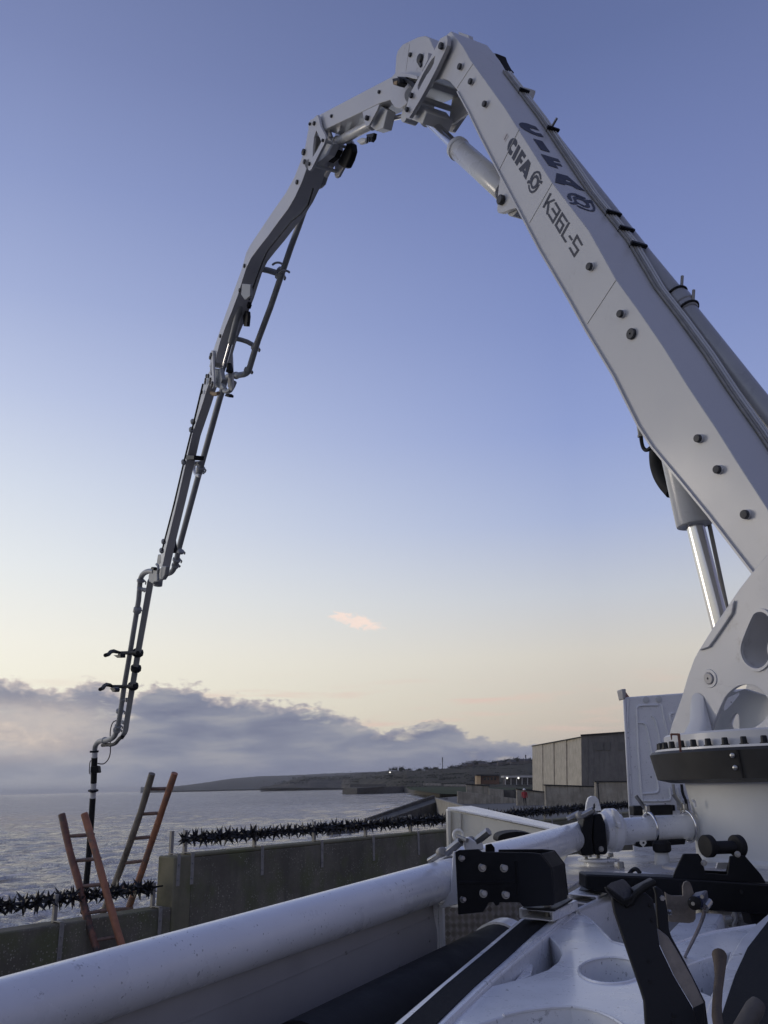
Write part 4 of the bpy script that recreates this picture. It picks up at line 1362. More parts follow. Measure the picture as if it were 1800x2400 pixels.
cb = cyl_px('cylinder_barrel', (789, 334), (874, 289), 0, 0, 11.5, M['barrel'], truck)
obj('rod', MB().cyl(B(874, 289, 0), B(946, 272, .02), 5.6 * ppx(B(905, 285, 0)), 16), M['chrome'], cb)
for r_ in (0.02, .97):
    obj('gland', MB().lathe(B(789 + 85 * r_, 334 - 45 * r_, 0), (B(874, 289, 0) - B(789, 334, 0)), [(.078, -.02), (.082, -.01), (.082, .01), (.078, .02)], 20), M['barrel'], cb)
for off, nm in ((-.2, 0), (.16, 1)):
    br = obj('bracket_plate', MB().prism(bp([(849, 262.5), (889.5, 243), (884, 258), (865, 293), (857, 297.5)], off), BN * .03), M['boom'], s2, bevel=.003)
    if not nm:
        c = B(863, 277.5, off)
        obj('cap', MB().lathe(c, -BN, [(.03, 0), (.03, .035), (.025, .04)], 14), M['knob'], br)
obj('cross_block', MB().prism(bp([(872, 270), (889, 246), (908, 258), (898, 300), (880, 306), (866, 294)], -.12), BN * .12), M['greywhite'], s2, bevel=.008)
obj('stay_plate', MB().prism(bp([(788, 293), (799, 290), (795, 306), (791, 311)], -.1), BN * .02), M['boom'], s2)
obj('stay_plate', MB().prism(bp([(768, 303), (773, 300), (775, 319), (770, 320)], -.1), BN * .02), M['boom'], s2)
obj('valve_block', MB().prism(bp([(858, 315), (876, 311), (874, 324), (868, 332), (860, 328)], -.08), BN * .05), M['black'], s2, bevel=.006)
for x in (861, 866, 872):
    obj('fitting', MB().cyl(B(x, 322, -.1), B(x + .5, 332, -.1), .012, 8), M['black'], s2)
obj('valve_body', MB().prism(bp([(833, 330), (846, 322), (857, 323), (855, 334), (842, 338)], -.02), BN * .06), M['greywhite'], s2, bevel=.02)
# ---- knee link plates between sections 1 and 2
lk = [(1047, 82), (1049, 93), (1048, 106), (1042, 121), (1023, 161), (1002, 202), (982, 238), (959, 275.5), (955, 277.5), (951, 275), (949.6, 266), (951, 253), (958, 230), (965, 211), (977, 189), (1000, 149), (1017, 119), (1032, 90)]
slot = [(1019.5, 130), (1016.5, 148), (1013, 156), (1003, 172), (994, 186), (987, 199), (981, 211.5), (978.5, 208), (979, 200), (983, 190), (992, 172), (1003, 153), (1011, 140)]
LK0 = -.30
lka = obj('link_plate', MB().plate([bp(lk, LK0), bp(slot, LK0)], BN * .045), M['boom'], truck, bevel=.003)
lkb = obj('link_plate', MB().plate([bp(lk, LK0), bp(slot, LK0)], BN * .045), M['boom'], truck, bevel=.003)
lkb.location = lkb.location + BN * .555
for x, y, r in ((1036, 108.5, 8.5), (966, 224, 6.5), (956.5, 257, 6)):
    c = B(x, y, LK0); rr = r * ppx(c) * .9
    o = obj('pin', MB().lathe(c, -BN, [(rr, 0), (rr, .025), (rr * .85, .032)], 18), M['knob'], lka)
    obj('pin_lock', MB().box(c + bt * rr * 1.1 - BN * .02, rr * 1.5, .02, rr * .8, bt, BN, bu).bolt(c + bt * rr * 1.6 - BN * .03, -BN, .014), M['knob'], lka)
    obj('cross_pin', MB().cyl(c + BN * .04, c + BN * .57, rr * (1.15 if y > 120 else .9), 18), M['greywhite'], lka)
obj('cross_tube', MB().cyl(B(966, 224, -.25), B(966, 224, .255), .085, 20), M['greywhite'], lka)
obj('rod_eye', MB().lathe(B(948, 268, -.1), BN, [(.085, 0), (.085, .16), (.06, .17)], 20), M['greywhite'], truck, bevel=.004)
obj('link_block', MB().prism(bp([(962, 247), (985, 243), (1000, 262), (990, 290), (964, 280)], -.2), BN * .34), M['greywhite'], lka, bevel=.01)
# cylinder for section 2, beside section 1
c2 = cyl_px('cylinder_barrel', (1071, 346), (1185, 448), 0, 0, 26, M['barrel'], truck, 28)
obj('barrel_collar', MB().lathe(B(1072, 347, 0), B(1185, 448, 0) - B(1072, 347, 0), [(.112, -.01), (.121, 0), (.121, .05), (.113, .06)], 28), M['barrel'], c2)
obj('rod', MB().cyl(B(1072, 347, 0), B(992, 270, .0), 12.3 * ppx(B(1035, 312, 0)), 20), M['chrome'], c2)
obj('rod_collar', MB().lathe(B(1002, 280, 0), B(992, 270, 0) - B(1002, 280, 0), [(.06, -.03), (.085, 0), (.085, .09)], 20), M['greywhite'], c2)
for off in (-.2, .14):
    br = obj('lug_plate', MB().prism(bp([(1173, 404), (1170.5, 425), (1167, 455), (1165, 493), (1168, 499), (1176, 499), (1196, 491), (1222, 484), (1252, 520), (1230, 470), (1190, 400)], off), BN * .05), M['boom'], s1, bevel=.003)
    if off < 0:
        obj('pin', MB().lathe(B(1178, 469.5, off), -BN, [(.045, 0), (.045, .035), (.038, .042), (.01, .042)], 20), M['knob'], br)
obj('lug_boss', MB().lathe(B(1203, 480, -.14), BN, [(.1, 0), (.1, .28)], 20), M['greywhite'], s1, bevel=.004)
obj('far_fin', MB().prism(bp([(1062, 215), (1055, 262), (1052, 287), (1056, 292), (1064, 288), (1100, 262), (1110, 262)], .17), BN * .03), M['boom'], s1, bevel=.003)

# ---- joint between sections 2 and 3
jl = [(722.5, 292), (726, 282), (734, 278), (744, 269), (747, 277), (751.5, 297), (761, 314.5), (763.5, 324), (760, 337), (745, 366), (730, 396), (724, 400), (721, 393), (722, 380), (720.5, 352), (719.5, 338), (723, 312)]
jh = [(741, 305), (753, 332), (745, 348), (732.5, 369), (733.5, 347), (736, 322)]
J0 = -.23
jla = obj('link_plate', MB().plate([bp(jl, J0), bp(jh, J0)], BN * .035), M['boom'], truck, bevel=.002)
jlb = obj('link_plate', MB().plate([bp(jl, J0), bp(jh, J0)], BN * .035), M['boom'], truck, bevel=.002)
jlb.location = jlb.location + BN * .42
for x, y, r in ((737.5, 289.5, 5.5), (758, 329.5, 4.2), (726, 384.5, 4.8), (727.5, 291, 4)):
    c = B(x, y, J0); rr = r * ppx(c) * .9
    obj('pin', MB().lathe(c, -BN, [(rr, 0), (rr, .02), (rr * .8, .026)], 14), M['knob'], jla)
    obj('cross_pin', MB().cyl(c + BN * .02, c + BN * .44, rr, 14), M['greywhite'], jla)
obj('cross_tube', MB().cyl(B(727, 386, -.2), B(727, 386, .22), .075, 18), M['greywhite'], jla)
obj('knee_block', MB().prism(bp([(742, 285), (756, 285), (766, 316), (782, 336), (770, 362), (748, 380), (734, 392), (730, 372), (741, 345)], -.1), BN * .1), M['greywhite'], truck, bevel=.008)
obj('stay_bar', MB().tube(bp([(800, 352), (770, 402), (764, 412)], .12), .035, 8), M['boom'], truck)
obj('stay_bar', MB().tube(bp([(774, 345), (773, 385), (768, 400)], .12), .03, 8), M['boom'], truck)
obj('rubber_pad', MB().prism(bp([(791, 378), (793, 386), (803, 392), (809, 391), (818, 372), (824, 352), (822, 334), (812, 336), (806, 348)], .1), BN * .1), M['rubber'], truck, bevel=.02)
obj('rubber_pad', MB().prism(bp([(766, 372), (780, 350), (792, 350), (784, 368), (770, 380)], .02), BN * .08), M['rubber'], truck, bevel=.01)
obj('feed_hose', MB().tube(bp([(768, 402), (763, 412), (758, 428), (752, 434), (744, 438)], .18), .045, 10), M['pipegrey'], truck)

# ---- section 3
l3 = [(722, 306), (716, 340), (706, 373.5), (690, 415), (669, 453), (640, 494), (612, 536), (587, 573), (577, 592), (566, 632), (549, 679), (528, 738), (512, 785), (499, 823), (490, 860)]
r3 = [(524, 878), (508, 830), (516, 800), (528, 767), (543, 730), (557.6, 691), (569, 653), (577, 628), (588, 605), (606, 581), (628, 553), (652, 520), (674, 491), (691, 462), (708, 425), (722, 385), (733, 352), (742, 318)]
N3 = -.15
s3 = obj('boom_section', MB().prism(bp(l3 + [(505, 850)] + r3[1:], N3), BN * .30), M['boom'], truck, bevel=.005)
z7 = zc(440, 300, .29391)
for (x, y) in z7((935, 270), (875, 433), (455, 1100), (418, 1294), (262, 1660)):
    c = B(x, y, N3)
    obj('cap', MB().lathe(c, -BN, [(.035, 0), (.035, .02), (.028, .025)], 12), M['knob'], s3)
obj('cap', MB().lathe(B(713.5, 357, N3), -BN, [(.045, 0), (.045, .03), (.035, .035)], 12), M['knob'], s3)
for off in (-.13, .12):
    obj('hydraulic_line', MB().tube(bp(z7((1000, 480), (960, 610), (905, 680), (830, 740), (740, 850), (650, 960), (625, 1000), (590, 1080), (545, 1200), (490, 1370)), .02 + off), .014, 6), M['black'], s3)
# cylinder on section 3 for section 4
c3 = cyl_px('cylinder_barrel', z7((440, 1330))[0][:2], z7((345, 1715))[0][:2], -.02, -.02, 7.8, M['pipegrey'], truck)
obj('rod', MB().cyl(B(*z7((340, 1720))[0], -.02), B(*z7((258, 2010))[0], -.02), .042, 12), M['chrome'], c3)
obj('bracket_plate', MB().prism(bp(z7((432, 1240), (500, 1245), (495, 1340), (455, 1370), (425, 1330)), -.16), BN * .05), M['pipegrey'], s3, bevel=.01)
obj('valve_block', MB().prism(bp(z7((440, 1455), (475, 1460), (478, 1500), (470, 1580), (445, 1580), (440, 1530)), .08), BN * .06), M['black'], s3, bevel=.006)
for (x, y) in z7((468, 1410), (490, 1412), (450, 1445)):
    obj('clip', MB().box(B(x, y, .1), .1, .06, .08, bt, BN, bu), M['black'], s3)
obj('rear_lamp', MB().prism(bp(z7((318, 1870), (335, 1935), (320, 1955), (300, 1945)), .08), BN * .08), M['black'], s3, bevel=.01)

# ---- joint 3 / 4
z8 = zc(470, 800, .09042)
j3 = z8((290, 230), (315, 235), (322, 320), (330, 600), (345, 1080), (335, 1170), (308, 1222), (270, 1180), (222, 1110), (225, 1020), (240, 870), (245, 600), (248, 380), (265, 270))
j3h = z8((283, 530), (280, 720), (297, 900), (272, 880), (256, 840), (262, 640))
j3a = obj('link_plate', MB().plate([bp(j3, -.2), bp(j3h, -.2)], BN * .035), M['boom'], truck, bevel=.002)
j3b = obj('link_plate', MB().plate([bp(j3, -.2), bp(j3h, -.2)], BN * .035), M['boom'], truck, bevel=.002)
j3b.location = j3b.location + BN * .36
for (x, y) in z8((278, 350), (258, 420), (262, 990), (248, 1070), (315, 1090), (300, 1150)):
    obj('pin', MB().lathe(B(x, y, -.2), -BN, [(.04, 0), (.04, .02), (.03, .025)], 10), M['knob'], j3a)
obj('knuckle', MB().prism(bp(z8((345, 720), (500, 700), (560, 980), (520, 1080), (600, 1220), (500, 1240), (440, 1200), (345, 1180)), -.1), BN * .08), M['pipegrey'], truck, bevel=.012)  # darker grey paints in the underside shade, here and on the band
obj('knuckle_band', MB().cyl(B(*z8((345, 672))[0], -.13), B(*z8((345, 672))[0], .0), .025, 8), M['pipegrey'], truck)

# ---- section 4
zz = zc(200, 900, .36164)
l4 = [(497, 862), (486, 877), (479.5, 892), (475, 905), (470, 925), (462, 947)] + zz((640, 480), (500, 1060), (474, 1180))
r4 = zz((497, 1190), (524, 1062), (610, 700), (692, 330), (762, 120)) + [(484, 915), (490, 898), (500, 870)]
s4 = obj('boom_section', MB().prism(bp(l4 + r4, -.10), BN * .18), M['boom'], truck, bevel=.005)
for (x, y) in z8((165, 900), (140, 1000), (128, 1070), (210, 900), (45, 1315)):
    obj('cap', MB().lathe(B(x, y, -.13), -BN, [(.04, 0), (.04, .02), (.03, .025)], 10), M['knob'], s4)
for (x, y) in zz((700, 245), (690, 297), (510, 1022), (497, 1080), (640, 507)):
    obj('clip', MB().lathe(B(x - 1, y, -.2), bt, [(.03, -.06), (.05, -.03), (.05, .03), (.03, .06)], 10), M['pipegrey'], s4)
obj('hydraulic_line', MB().tube(bp(zz((762, 0), (705, 240), (690, 300), (640, 500), (575, 780), (512, 1020), (495, 1090)), -.2), .018, 6), M['black'], s4)
obj('strap', MB().prism(bp(zz((652, 460), (705, 462), (702, 490), (650, 490)), -.12), BN * .21), M['black'], s4, bevel=.01)
obj('hydraulic_line', MB().tube(bp(zz((830, 40), (800, 140), (755, 280), (700, 500), (672, 600)), .15), .014, 6), M['black'], s4)
obj('hydraulic_line', MB().tube(bp(zz((592, 890), (572, 960), (582, 1000), (575, 1040), (545, 1110), (530, 1170)), .12), .022, 6), M['black'], s4)
obj('clip', MB().box(B(*zz((572, 1050))[0], .1), .28, .1, .16, bt, BN, bu), M['black'], s4)
obj('handle_loop', MB().tube(bp(z8((290, 1340), (340, 1365), (400, 1368), (460, 1345)), .0), .04, 8), M['tan'], s4)
obj('rear_lamp', MB().prism(bp(z8((620, 1420), (640, 1370), (690, 1350), (735, 1390), (725, 1450)), .15), BN * .1), M['black'], s4, bevel=.01)

# ---- joint 4 / 5
zk = zc(320, 1280, .07233)
obj('knuckle', MB().prism(bp(zk((420, 800), (550, 760), (690, 780), (840, 640), (950, 640), (900, 960), (820, 1090), (770, 1090), (640, 1160), (560, 1170), (520, 1230), (400, 1150), (380, 1000)), -.14), BN * .1), M['pipegrey'], truck, bevel=.02)
obj('knuckle_lug', MB().prism(bp(zk((690, 265), (800, 270), (800, 560), (720, 640), (650, 560), (660, 460)), -.1), BN * .06), M['pipegrey'], truck, bevel=.02)
obj('pivot_stub', MB().cyl(B(*zk((720, 1000))[0], .0), B(*zk((688, 1280))[0], .0), .105, 16), M['pipegrey'], truck)
obj('valve_block', MB().prism(bp(zk((440, 740), (480, 670), (550, 690), (545, 780)), -.2), BN * .1), M['black'], truck, bevel=.01)
obj('feed_hose', MB().tube(bp(zk((650, 590), (700, 640), (715, 760), (690, 900), (700, 1100)), -.2), .03, 8), M['pipegrey'], truck)
# ---- section 5: straight square tube, bent at its foot
zb = zc(180, 1560, .15375)
p5 = zz((425, 1270), (342, 1740)) + zb((770, 800), (742, 1000), (685, 1090))
c5 = bp(p5, 0)
s5 = obj('boom_section', MB().tube(c5, [.10, .095, .09, .085, .075], 4), M['pipegrey'], truck, bevel=.01, sharp=30)
for (x, y), r in zip(zz((340, 1742), (328, 1843), (310, 1957)), (.2, .19, .19)):
    d = (c5[1] - c5[0]).normalized()
    obj('clamp_band', MB().lathe(B(x, y, 0), d, [(r * .6, -.06), (r * .7, -.05), (r * .7, .05), (r * .6, .06)], 8), M['rubber'], s5)
hk1 = zz((340, 1742), (228, 1743), (205, 1737), (185, 1731), (165, 1735), (150, 1752), (130, 1758))
hk2 = zb((880, 310), (700, 320), (540, 320), (500, 297), (450, 290), (418, 308), (397, 343), (355, 362))
for hk, wt in ((hk1, zz((180, 1757), (205, 1760), (212, 1748), (228, 1748), (228, 1775), (205, 1775))), (hk2, zb((500, 345), (525, 355), (540, 330), (575, 335), (588, 370), (575, 405), (540, 400)))):
    h_ = obj('hose_hook', MB().tube([B(x, y, -.1 - .12 * i) for i, (x, y) in enumerate(hk)], [.05, .045, .045, .05, .05, .05, .05, .045][:len(hk)], 8), M['rubber'], s5)
    obj('hook_latch', MB().prism(bp(wt, -.45), BN * .12), M['black'], h_, bevel=.01)

# ---- delivery line along the boom
def pipe_px(name, pts, off, rpx, m, par, n=14):
    q = [B(p[0], p[1], p[2] if len(p) > 2 else off) for p in pts]
    r = sum(ppx(v) for v in q) / len(q) * rpx
    return obj(name, MB().tube(q, [rpx * ppx(v) * .5 + r * .5 for v in q], n), m, par, sharp=60)


def arc_round(pts, k=4):
    """Chaikin smoothing of a pixel polyline, ends kept"""
    for _ in range(k):
        q = [pts[0]]
        for a_, b2 in zip(pts[:-1], pts[1:]):
            q.append(tuple(a_[i] * .75 + b2[i] * .25 for i in range(len(a_))))
            q.append(tuple(a_[i] * .25 + b2[i] * .75 for i in range(len(a_))))
        q.append(pts[-1]); pts = q
    return pts


pa = [(1240, 222), (1330, 345), (1420, 470), (1510, 603), (1600, 728), (1782, 961), (1900, 1110)]
mpa = [B(x, y, o_) for (x, y), o_ in zip(pa, (.22, .27, .31, .345, .36, .36, .36))]
# pipe alongside section 1, just beyond the back plate
obj('delivery_pipe', MB().tube([p + bu * u_ for p, u_ in zip(mpa, (-.09, -.07, -.04, .0, .03, .03, .03))], [.07] * len(mpa), 18), M['pipedark'], truck, sharp=60)
zq = zc(1540, 660, .07233)
cd = (mpa[5] - mpa[4]).normalized(); cc = mpa[4].lerp(mpa[5], -.06) + bu * .035
cp = obj('coupling', MB().lathe(cc, cd, [(.07, -.12), (.078, -.11), (.078, -.05), (.086, -.04), (.086, .04), (.078, .05), (.078, .11), (.07, .12)], 20), M['pipedark'], truck)
for y0, dx in ((-.08, 0), (.1, 1)):
    q = cc + cd * y0
    obj('lever', MB().cyl(q + bu * .06, q + bu * .07 + ZUP * .11 + BN * .02, .012, 8), M['galv'], cp)
    obj('clamp_strap', MB().torus(q, cd, .083, .010, 20, 6), M['black'], cp)
# section 3 and 4 pipes with bends and couplings
P3 = [(724, 462), (719, 476), (700, 530), (681.5, 580), (665.5, 627), (657, 652), (634, 720), (604, 800)]
P3b = arc_round([(604, 800), (597, 822), (588, 852), (581, 876), (556, 880), (548, 880), (536, 880), (528, 890), (525, 902), (521, 915)], 2)
P4 = [(521, 915), (514.6, 936), (469.4, 1099), (417, 1294)]
P4b = arc_round([(417, 1294), (413, 1318), (405, 1340), (390, 1346), (378, 1346)], 2)
pipe_px('delivery_pipe', P3, .42, 7.2, M['pipegrey'], truck)
pipe_px('pipe_bend', P3b, .42, 7.0, M['pipegrey'], truck)
pipe_px('delivery_pipe', P4, .42, 7.0, M['pipegrey'], truck)
pipe_px('pipe_bend', P4b, .42, 6.3, M['pipegrey'], truck)
P5a = arc_round([(362, 1340), (348, 1338), (336, 1344), (330, 1354), (328, 1366)], 2)
P5 = [(328, 1366), (325, 1406), (305, 1529), (290.7, 1610.7), (285, 1652), (278, 1694), (275, 1708)]
P5b = arc_round([(275, 1708), (271, 1722), (263, 1731), (252, 1735), (244, 1736), (232, 1737), (224, 1746), (222, 1756), (222, 1763)], 2)
pipe_px('pipe_bend', P5a, -.1, 6.2, M['pipegrey'], truck)
pipe_px('delivery_pipe', P5, -.1, 5.9, M['pipegrey'], truck)
pipe_px('pipe_bend', P5b, -.1, 5.9, M['pipegrey'], truck)


def coupling(x, y, off, dx, dy, rpx, lpx, lever=True):
    c = B(x, y, off); d = (B(x + dx, y + dy, off) - c).normalized(); k = ppx(c)
    o = obj('coupling', MB().lathe(c, d, [(rpx * .75 * k, -lpx * k), (rpx * k, -lpx * .6 * k), (rpx * k, lpx * .6 * k), (rpx * .75 * k, lpx * k)], 14), M['pipegrey'], truck)
    if lever:
        obj('lever', MB().tube([c + BN * (rpx * k), c + BN * (rpx * 1.35 * k) + d * (.4 * rpx * k), c + BN * (rpx * 1.3 * k) + d * (rpx * k)], .018, 6), M['galv'], o)
    return o


for a_ in ((657, 645, .42, -10, 26, 10.5, 7), (655, 640, .42, -10, 26, 9, 14), (598, 815, .42, -10, 26, 9.5, 6), (581, 868, .42, -8, 18, 9.5, 5), (553.5, 880, .42, -10, 0, 9, 4),
           (470, 1098, .42, -8, 28, 10, 6), (468, 1103, .42, -8, 28, 8.5, 12), (414, 1312, .42, -6, 20, 9.5, 4), (411, 1325, .42, -8, 14, 9, 3.5), (424, 1293, .42, -8, 28, 7.5, 4),
           (330, 1361, -.1, -2, 20, 9, 4), (329, 1381, -.1, -3, 20, 7.5, 4), (322, 1430, -.1, -4, 22, 9.5, 8), (287.5, 1640, -.1, -4, 22, 7, 4),
           (281, 1667, -.1, -4, 22, 9, 4), (276.5, 1702, -.1, -4, 22, 8, 3), (274, 1711, -.1, -6, 18, 9, 4.5), (245.5, 1735.5, -.1, -10, 1, 8, 6)):
    coupling(*a_)
# brackets holding the pipe off the beam
for pts, w_ in ((z7((560, 1118), (640, 1135), (715, 1158)), .055), (z7((388, 1680), (430, 1690), (475, 1705), (520, 1730)), .045)):
    q = z7(*[]) if False else pts
    obj('pipe_bracket', MB().tube([B(x, y, .1 + .3 * i / (len(q) - 1)) for i, (x, y) in enumerate(q)], w_, 8), M['pipegrey'], truck)
for x, y in z7((715, 1115), (770, 1180), (740, 1170)):
    obj('clamp_claw', MB().torus(B(x, y, .42), bt, .11, .02, 12, 6, 0, 4.4), M['pipegrey'], truck)
obj('pipe_bracket', MB().tube(bp(z8((880, 1060), (830, 1180), (780, 1260), (700, 1310), (620, 1280)), .4), .05, 8), M['pipegrey'], truck)
for a_, b2 in ((zz((700, 515))[0], zz((745, 515))[0]), (zz((370, 1332))[0], zz((405, 1335))[0]), (zb((740, 520))[0], zb((800, 515))[0]), (zb((690, 860))[0], zb((740, 880))[0])):
    obj('pipe_bracket', MB().tube([B(*a_, .2 if a_[0] > 420 else -.1), B(*b2, .1 if a_[0] > 420 else 0)], .05, 8), M['pipegrey'], truck)
hl = zz((735, 510), (705, 512), (703, 560), (720, 590), (742, 595))
obj('clamp_claw', MB().tube(bp(hl, .38), .04, 8), M['barrel'], truck)
# hose at the end, hanging over the wall: rubber with pale bands
hs_ = [(222, 1763, 'hosewhite', 6.6), (221.5, 1775, 'rubber', 7), (219.5, 1835, 'hosewhite', 6.6), (218.5, 1850, 'hosewhite', 6.6), (217.5, 1870, 'rubber', 6.9), (208, 2010, 'rubber', 6.9), (199, 2100, 'rubber', 6.9), (195, 2140, None, 6.9)]
hose = None
for (x, y, m_, r_), (x2, y2, _, _) in zip(hs_[:-1], hs_[1:]):
    A, Bq = B(x, y, -.1), B(x2, y2, -.1)
    dep = depth(B(218, 1850, -.1))
    A, Bq = P(x, y, dep), P(x2, y2, dep)
    o = obj('end_hose' if m_ == 'rubber' else 'hose_band', MB().tube([A, A.lerp(Bq, .5), Bq], r_ * ppx(A), 16), M[m_], truck, sharp=60)
dep = depth(B(218, 1850, -.1)) - .05
obj('hose_clamp', MB().lathe(P(218.5, 1853, dep), P(217, 1875, dep) - P(218.5, 1853, dep), [(.1, -.03), (.125, -.02), (.125, .02), (.1, .03)], 16), M['black'], truck)
obj('clamp_bar', MB().cyl(P(207, 1853.5, dep), P(230, 1852.5, dep), .03, 8), M['black'], truck)
obj('clamp_bar', MB().cyl(P(211, 1762, dep), P(231, 1761, dep), .03, 8), M['black'], truck)
obj('hose_valve', MB().prism([P(x, y, dep - .06) for x, y in ((211.5, 1796), (229, 1794), (231, 1811), (210.5, 1812))], Vector((0, .28, 0))), M['rubber'], truck, bevel=.03)
cab = arc_round(zb((605, 836), (545, 860), (508, 980), (510, 1150), (516, 1310), (490, 1420), (430, 1490), (380, 1503), (318, 1490)), 2)
obj('control_cable', MB().tube([P(x, y, dep - .25) for x, y in cab], .017, 6), M['cable'], truck)
cab = arc_round(zb((225, 1445), (200, 1460), (195, 1550), (190, 1640), (210, 1655)), 2)
obj('control_cable', MB().tube([P(x, y, dep - .1) for x, y in cab], .015, 6), M['cable'], truck)
cab = arc_round(zb((690, 1090), (650, 1110), (600, 1180), (540, 1210), (470, 1205), (390, 1215)), 2)
obj('feed_hose', MB().tube([B(x, y, -.05) for x, y in cab], .05, 8), M['black'], truck)

# =================================================================== turret, deck and chassis
# ---- slewing ring and turret
zl = lambda y, x=1850: B(x, y, 0).z
ZT = EYE
ax = TA


def lat(name, prof, m, n=56, par=None, **k):
    return obj(name, MB().lathe(TA, ZUP, prof, n), m, par or truck, **k)


R0 = .80
sk = lat('ring_skirt', [(.60, 2.475), (.67, 2.475), (.755, 2.495), (.785, 2.64), (.77, 2.655), (.60, 2.655)], M['skirt'], sharp=25)
cam_az = math.atan2(CAM.y - TA.y, CAM.x - TA.x)
# seam with two screws in the skirt
sp = onPl(1733, 1800, TA, Vector((math.cos(cam_az), math.sin(cam_az), 0)))
sv = (Vector((1730 - 1850, 0, 0)) * (DT / F)).x
a_s = None
best = 9
for k in range(400):
    a = cam_az - 1.5 + k * .0075
    q = TA + Vector((math.cos(a), math.sin(a), 0)) * .78 + Vector((0, 0, 2.57))
    v = RM.transposed() @ (q - CAM)
    px = 900 + F * v.x / -v.z
    if abs(px - 1733) < best:
        best = abs(px - 1733); a_s = a
dr = Vector((math.cos(a_s), math.sin(a_s), 0)); dt_ = Vector((-dr.y, dr.x, 0))
obj('seam', MB().prism([TA + dr * .759 + ZUP * 2.497 + dt_ * .004, TA + dr * .7865 + ZUP * 2.64 + dt_ * .004, TA + dr * .7865 + ZUP * 2.64 - dt_ * .004, TA + dr * .759 + ZUP * 2.497 - dt_ * .004], dr * .004), M['rubber'], sk)
for hgt, r_ in ((2.612, .781), (2.55, .7685)):
    q = TA + dr * r_ + ZUP * hgt - dt_ * .03
    obj('screw', MB().lathe(q, dr, [(.013, 0), (.013, .006), (.008, .009)], 12), M['steel'], sk)
rf = lat('ring_flange', [(.55, 2.656), (.748, 2.656), (.748, 2.668), (.55, 2.668)], M['white'])
lat('turret_base', [(.5, 2.669), (.69, 2.669), (.69, 2.742), (.68, 2.752), (.5, 2.752)], M['boom'], sharp=25)
for k in range(44):
    a = 2 * math.pi * k / 44
    d = Vector((math.cos(a), math.sin(a), 0))
    if d.dot((CAM - TA).normalized()) < -.35:
        continue
    q = TA + d * .72 + ZUP * 2.668
    obj('ring_bolt', MB().lathe(q, ZUP, [(.025, 0), (.025, .006), (.0185, .007), (.0165, .037), (.014, .041)], 8), M['black'], rf)
lat('pedestal', [(.60, 2.03), (.60, 2.06), (.585, 2.08), (.575, 2.3), (.60, 2.475)], M['greywhite'], sharp=25)
# near and far cheek plates of the turret
z5 = zc(1400, 1380, .24111)
ck = [(1566, 1733), (1569, 1720), (1573.6, 1701), (1598, 1633), (1612, 1585), (1627, 1544), (1637.5, 1525), (1670, 1473), (1733, 1380), (1768, 1335), (1800, 1297), (1850, 1235), (1930, 1210), (1990, 1260), (1990, 1500), (2010, 1733)]
h1 = z5((1530, 250), (1560, 232), (1600, 226), (1640, 240), (1680, 280), (1700, 400), (1700, 560), (1680, 680), (1640, 735), (1590, 768), (1540, 772), (1480, 745), (1430, 690), (1405, 610), (1412, 540), (1440, 460), (1480, 360))
h2 = [(1658, 1727), (1673, 1693), (1689, 1657), (1701, 1630), (1725, 1609), (1750, 1602.5), (1776, 1609), (1800, 1636), (1806, 1662), (1793, 1688), (1757, 1712), (1713, 1725)]


def closed_round(pts, k=2):
    for _ in range(k):
        q = []
        for a_, b2 in zip(pts, pts[1:] + pts[:1]):
            q.append((a_[0] * .75 + b2[0] * .25, a_[1] * .75 + b2[1] * .25)); q.append((a_[0] * .25 + b2[0] * .75, a_[1] * .25 + b2[1] * .75))
        pts = q
    return pts


h1 = closed_round(h1, 1); h2 = [h2[0]] + arc_round(h2[1:], 2)
CK = -.30
near = obj('turret_cheek', MB().plate([bp(ck, CK), bp(h1, CK), bp(h2, CK)], BN * .03), M['boom'], truck, bevel=.004)
far = obj('turret_cheek', MB().plate([bp(ck, CK), bp(h1, CK), bp(h2, CK)], BN * .03), M['boom'], truck, bevel=.004)
far.location = far.location + BN * .58
# rim of the oval hole
ho = [B(x, y, CK) for x, y in h1]
hc = sum(ho, Vector()) / len(ho)
obj('hole_rim', MB().plate([[hc + (p - hc) * 1.13 - BN * .012 for p in ho], [hc + (p - hc) * 1.01 - BN * .012 for p in ho]], BN * .05), M['boom'], near, bevel=.005)
hi = [hc + (p - hc) * 1.0 for p in ho]
obj('hole_sleeve', MB().plate([[p + BN * .02 for p in [hc + (q - hc) * 1.06 for q in ho]], [p + BN * .02 for p in [hc + (q - hc) * 1.0 for q in ho]]], BN * .2), M['boom'], near)
# reinforcing plate along the front edge
rp = z5((985, 600), (1080, 570), (1140, 490), (1200, 402), (1308, 242), (1330, 108), (1120, 385))
obj('doubler_plate', MB().prism(bp(rp, CK - .018), BN * .018), M['boom'], near, bevel=.006)
c = B(1663, 1590, CK)
obj('pin', MB().lathe(c, -BN, [(.034, 0), (.034, .012), (.03, .016), (.007, .016), (.006, .006)], 24), M['panel'], near)
obj('pin_ring', MB().ring(c - BN * .002, -BN, .036, .056, .008, 32), M['boom'], near, bevel=.002)
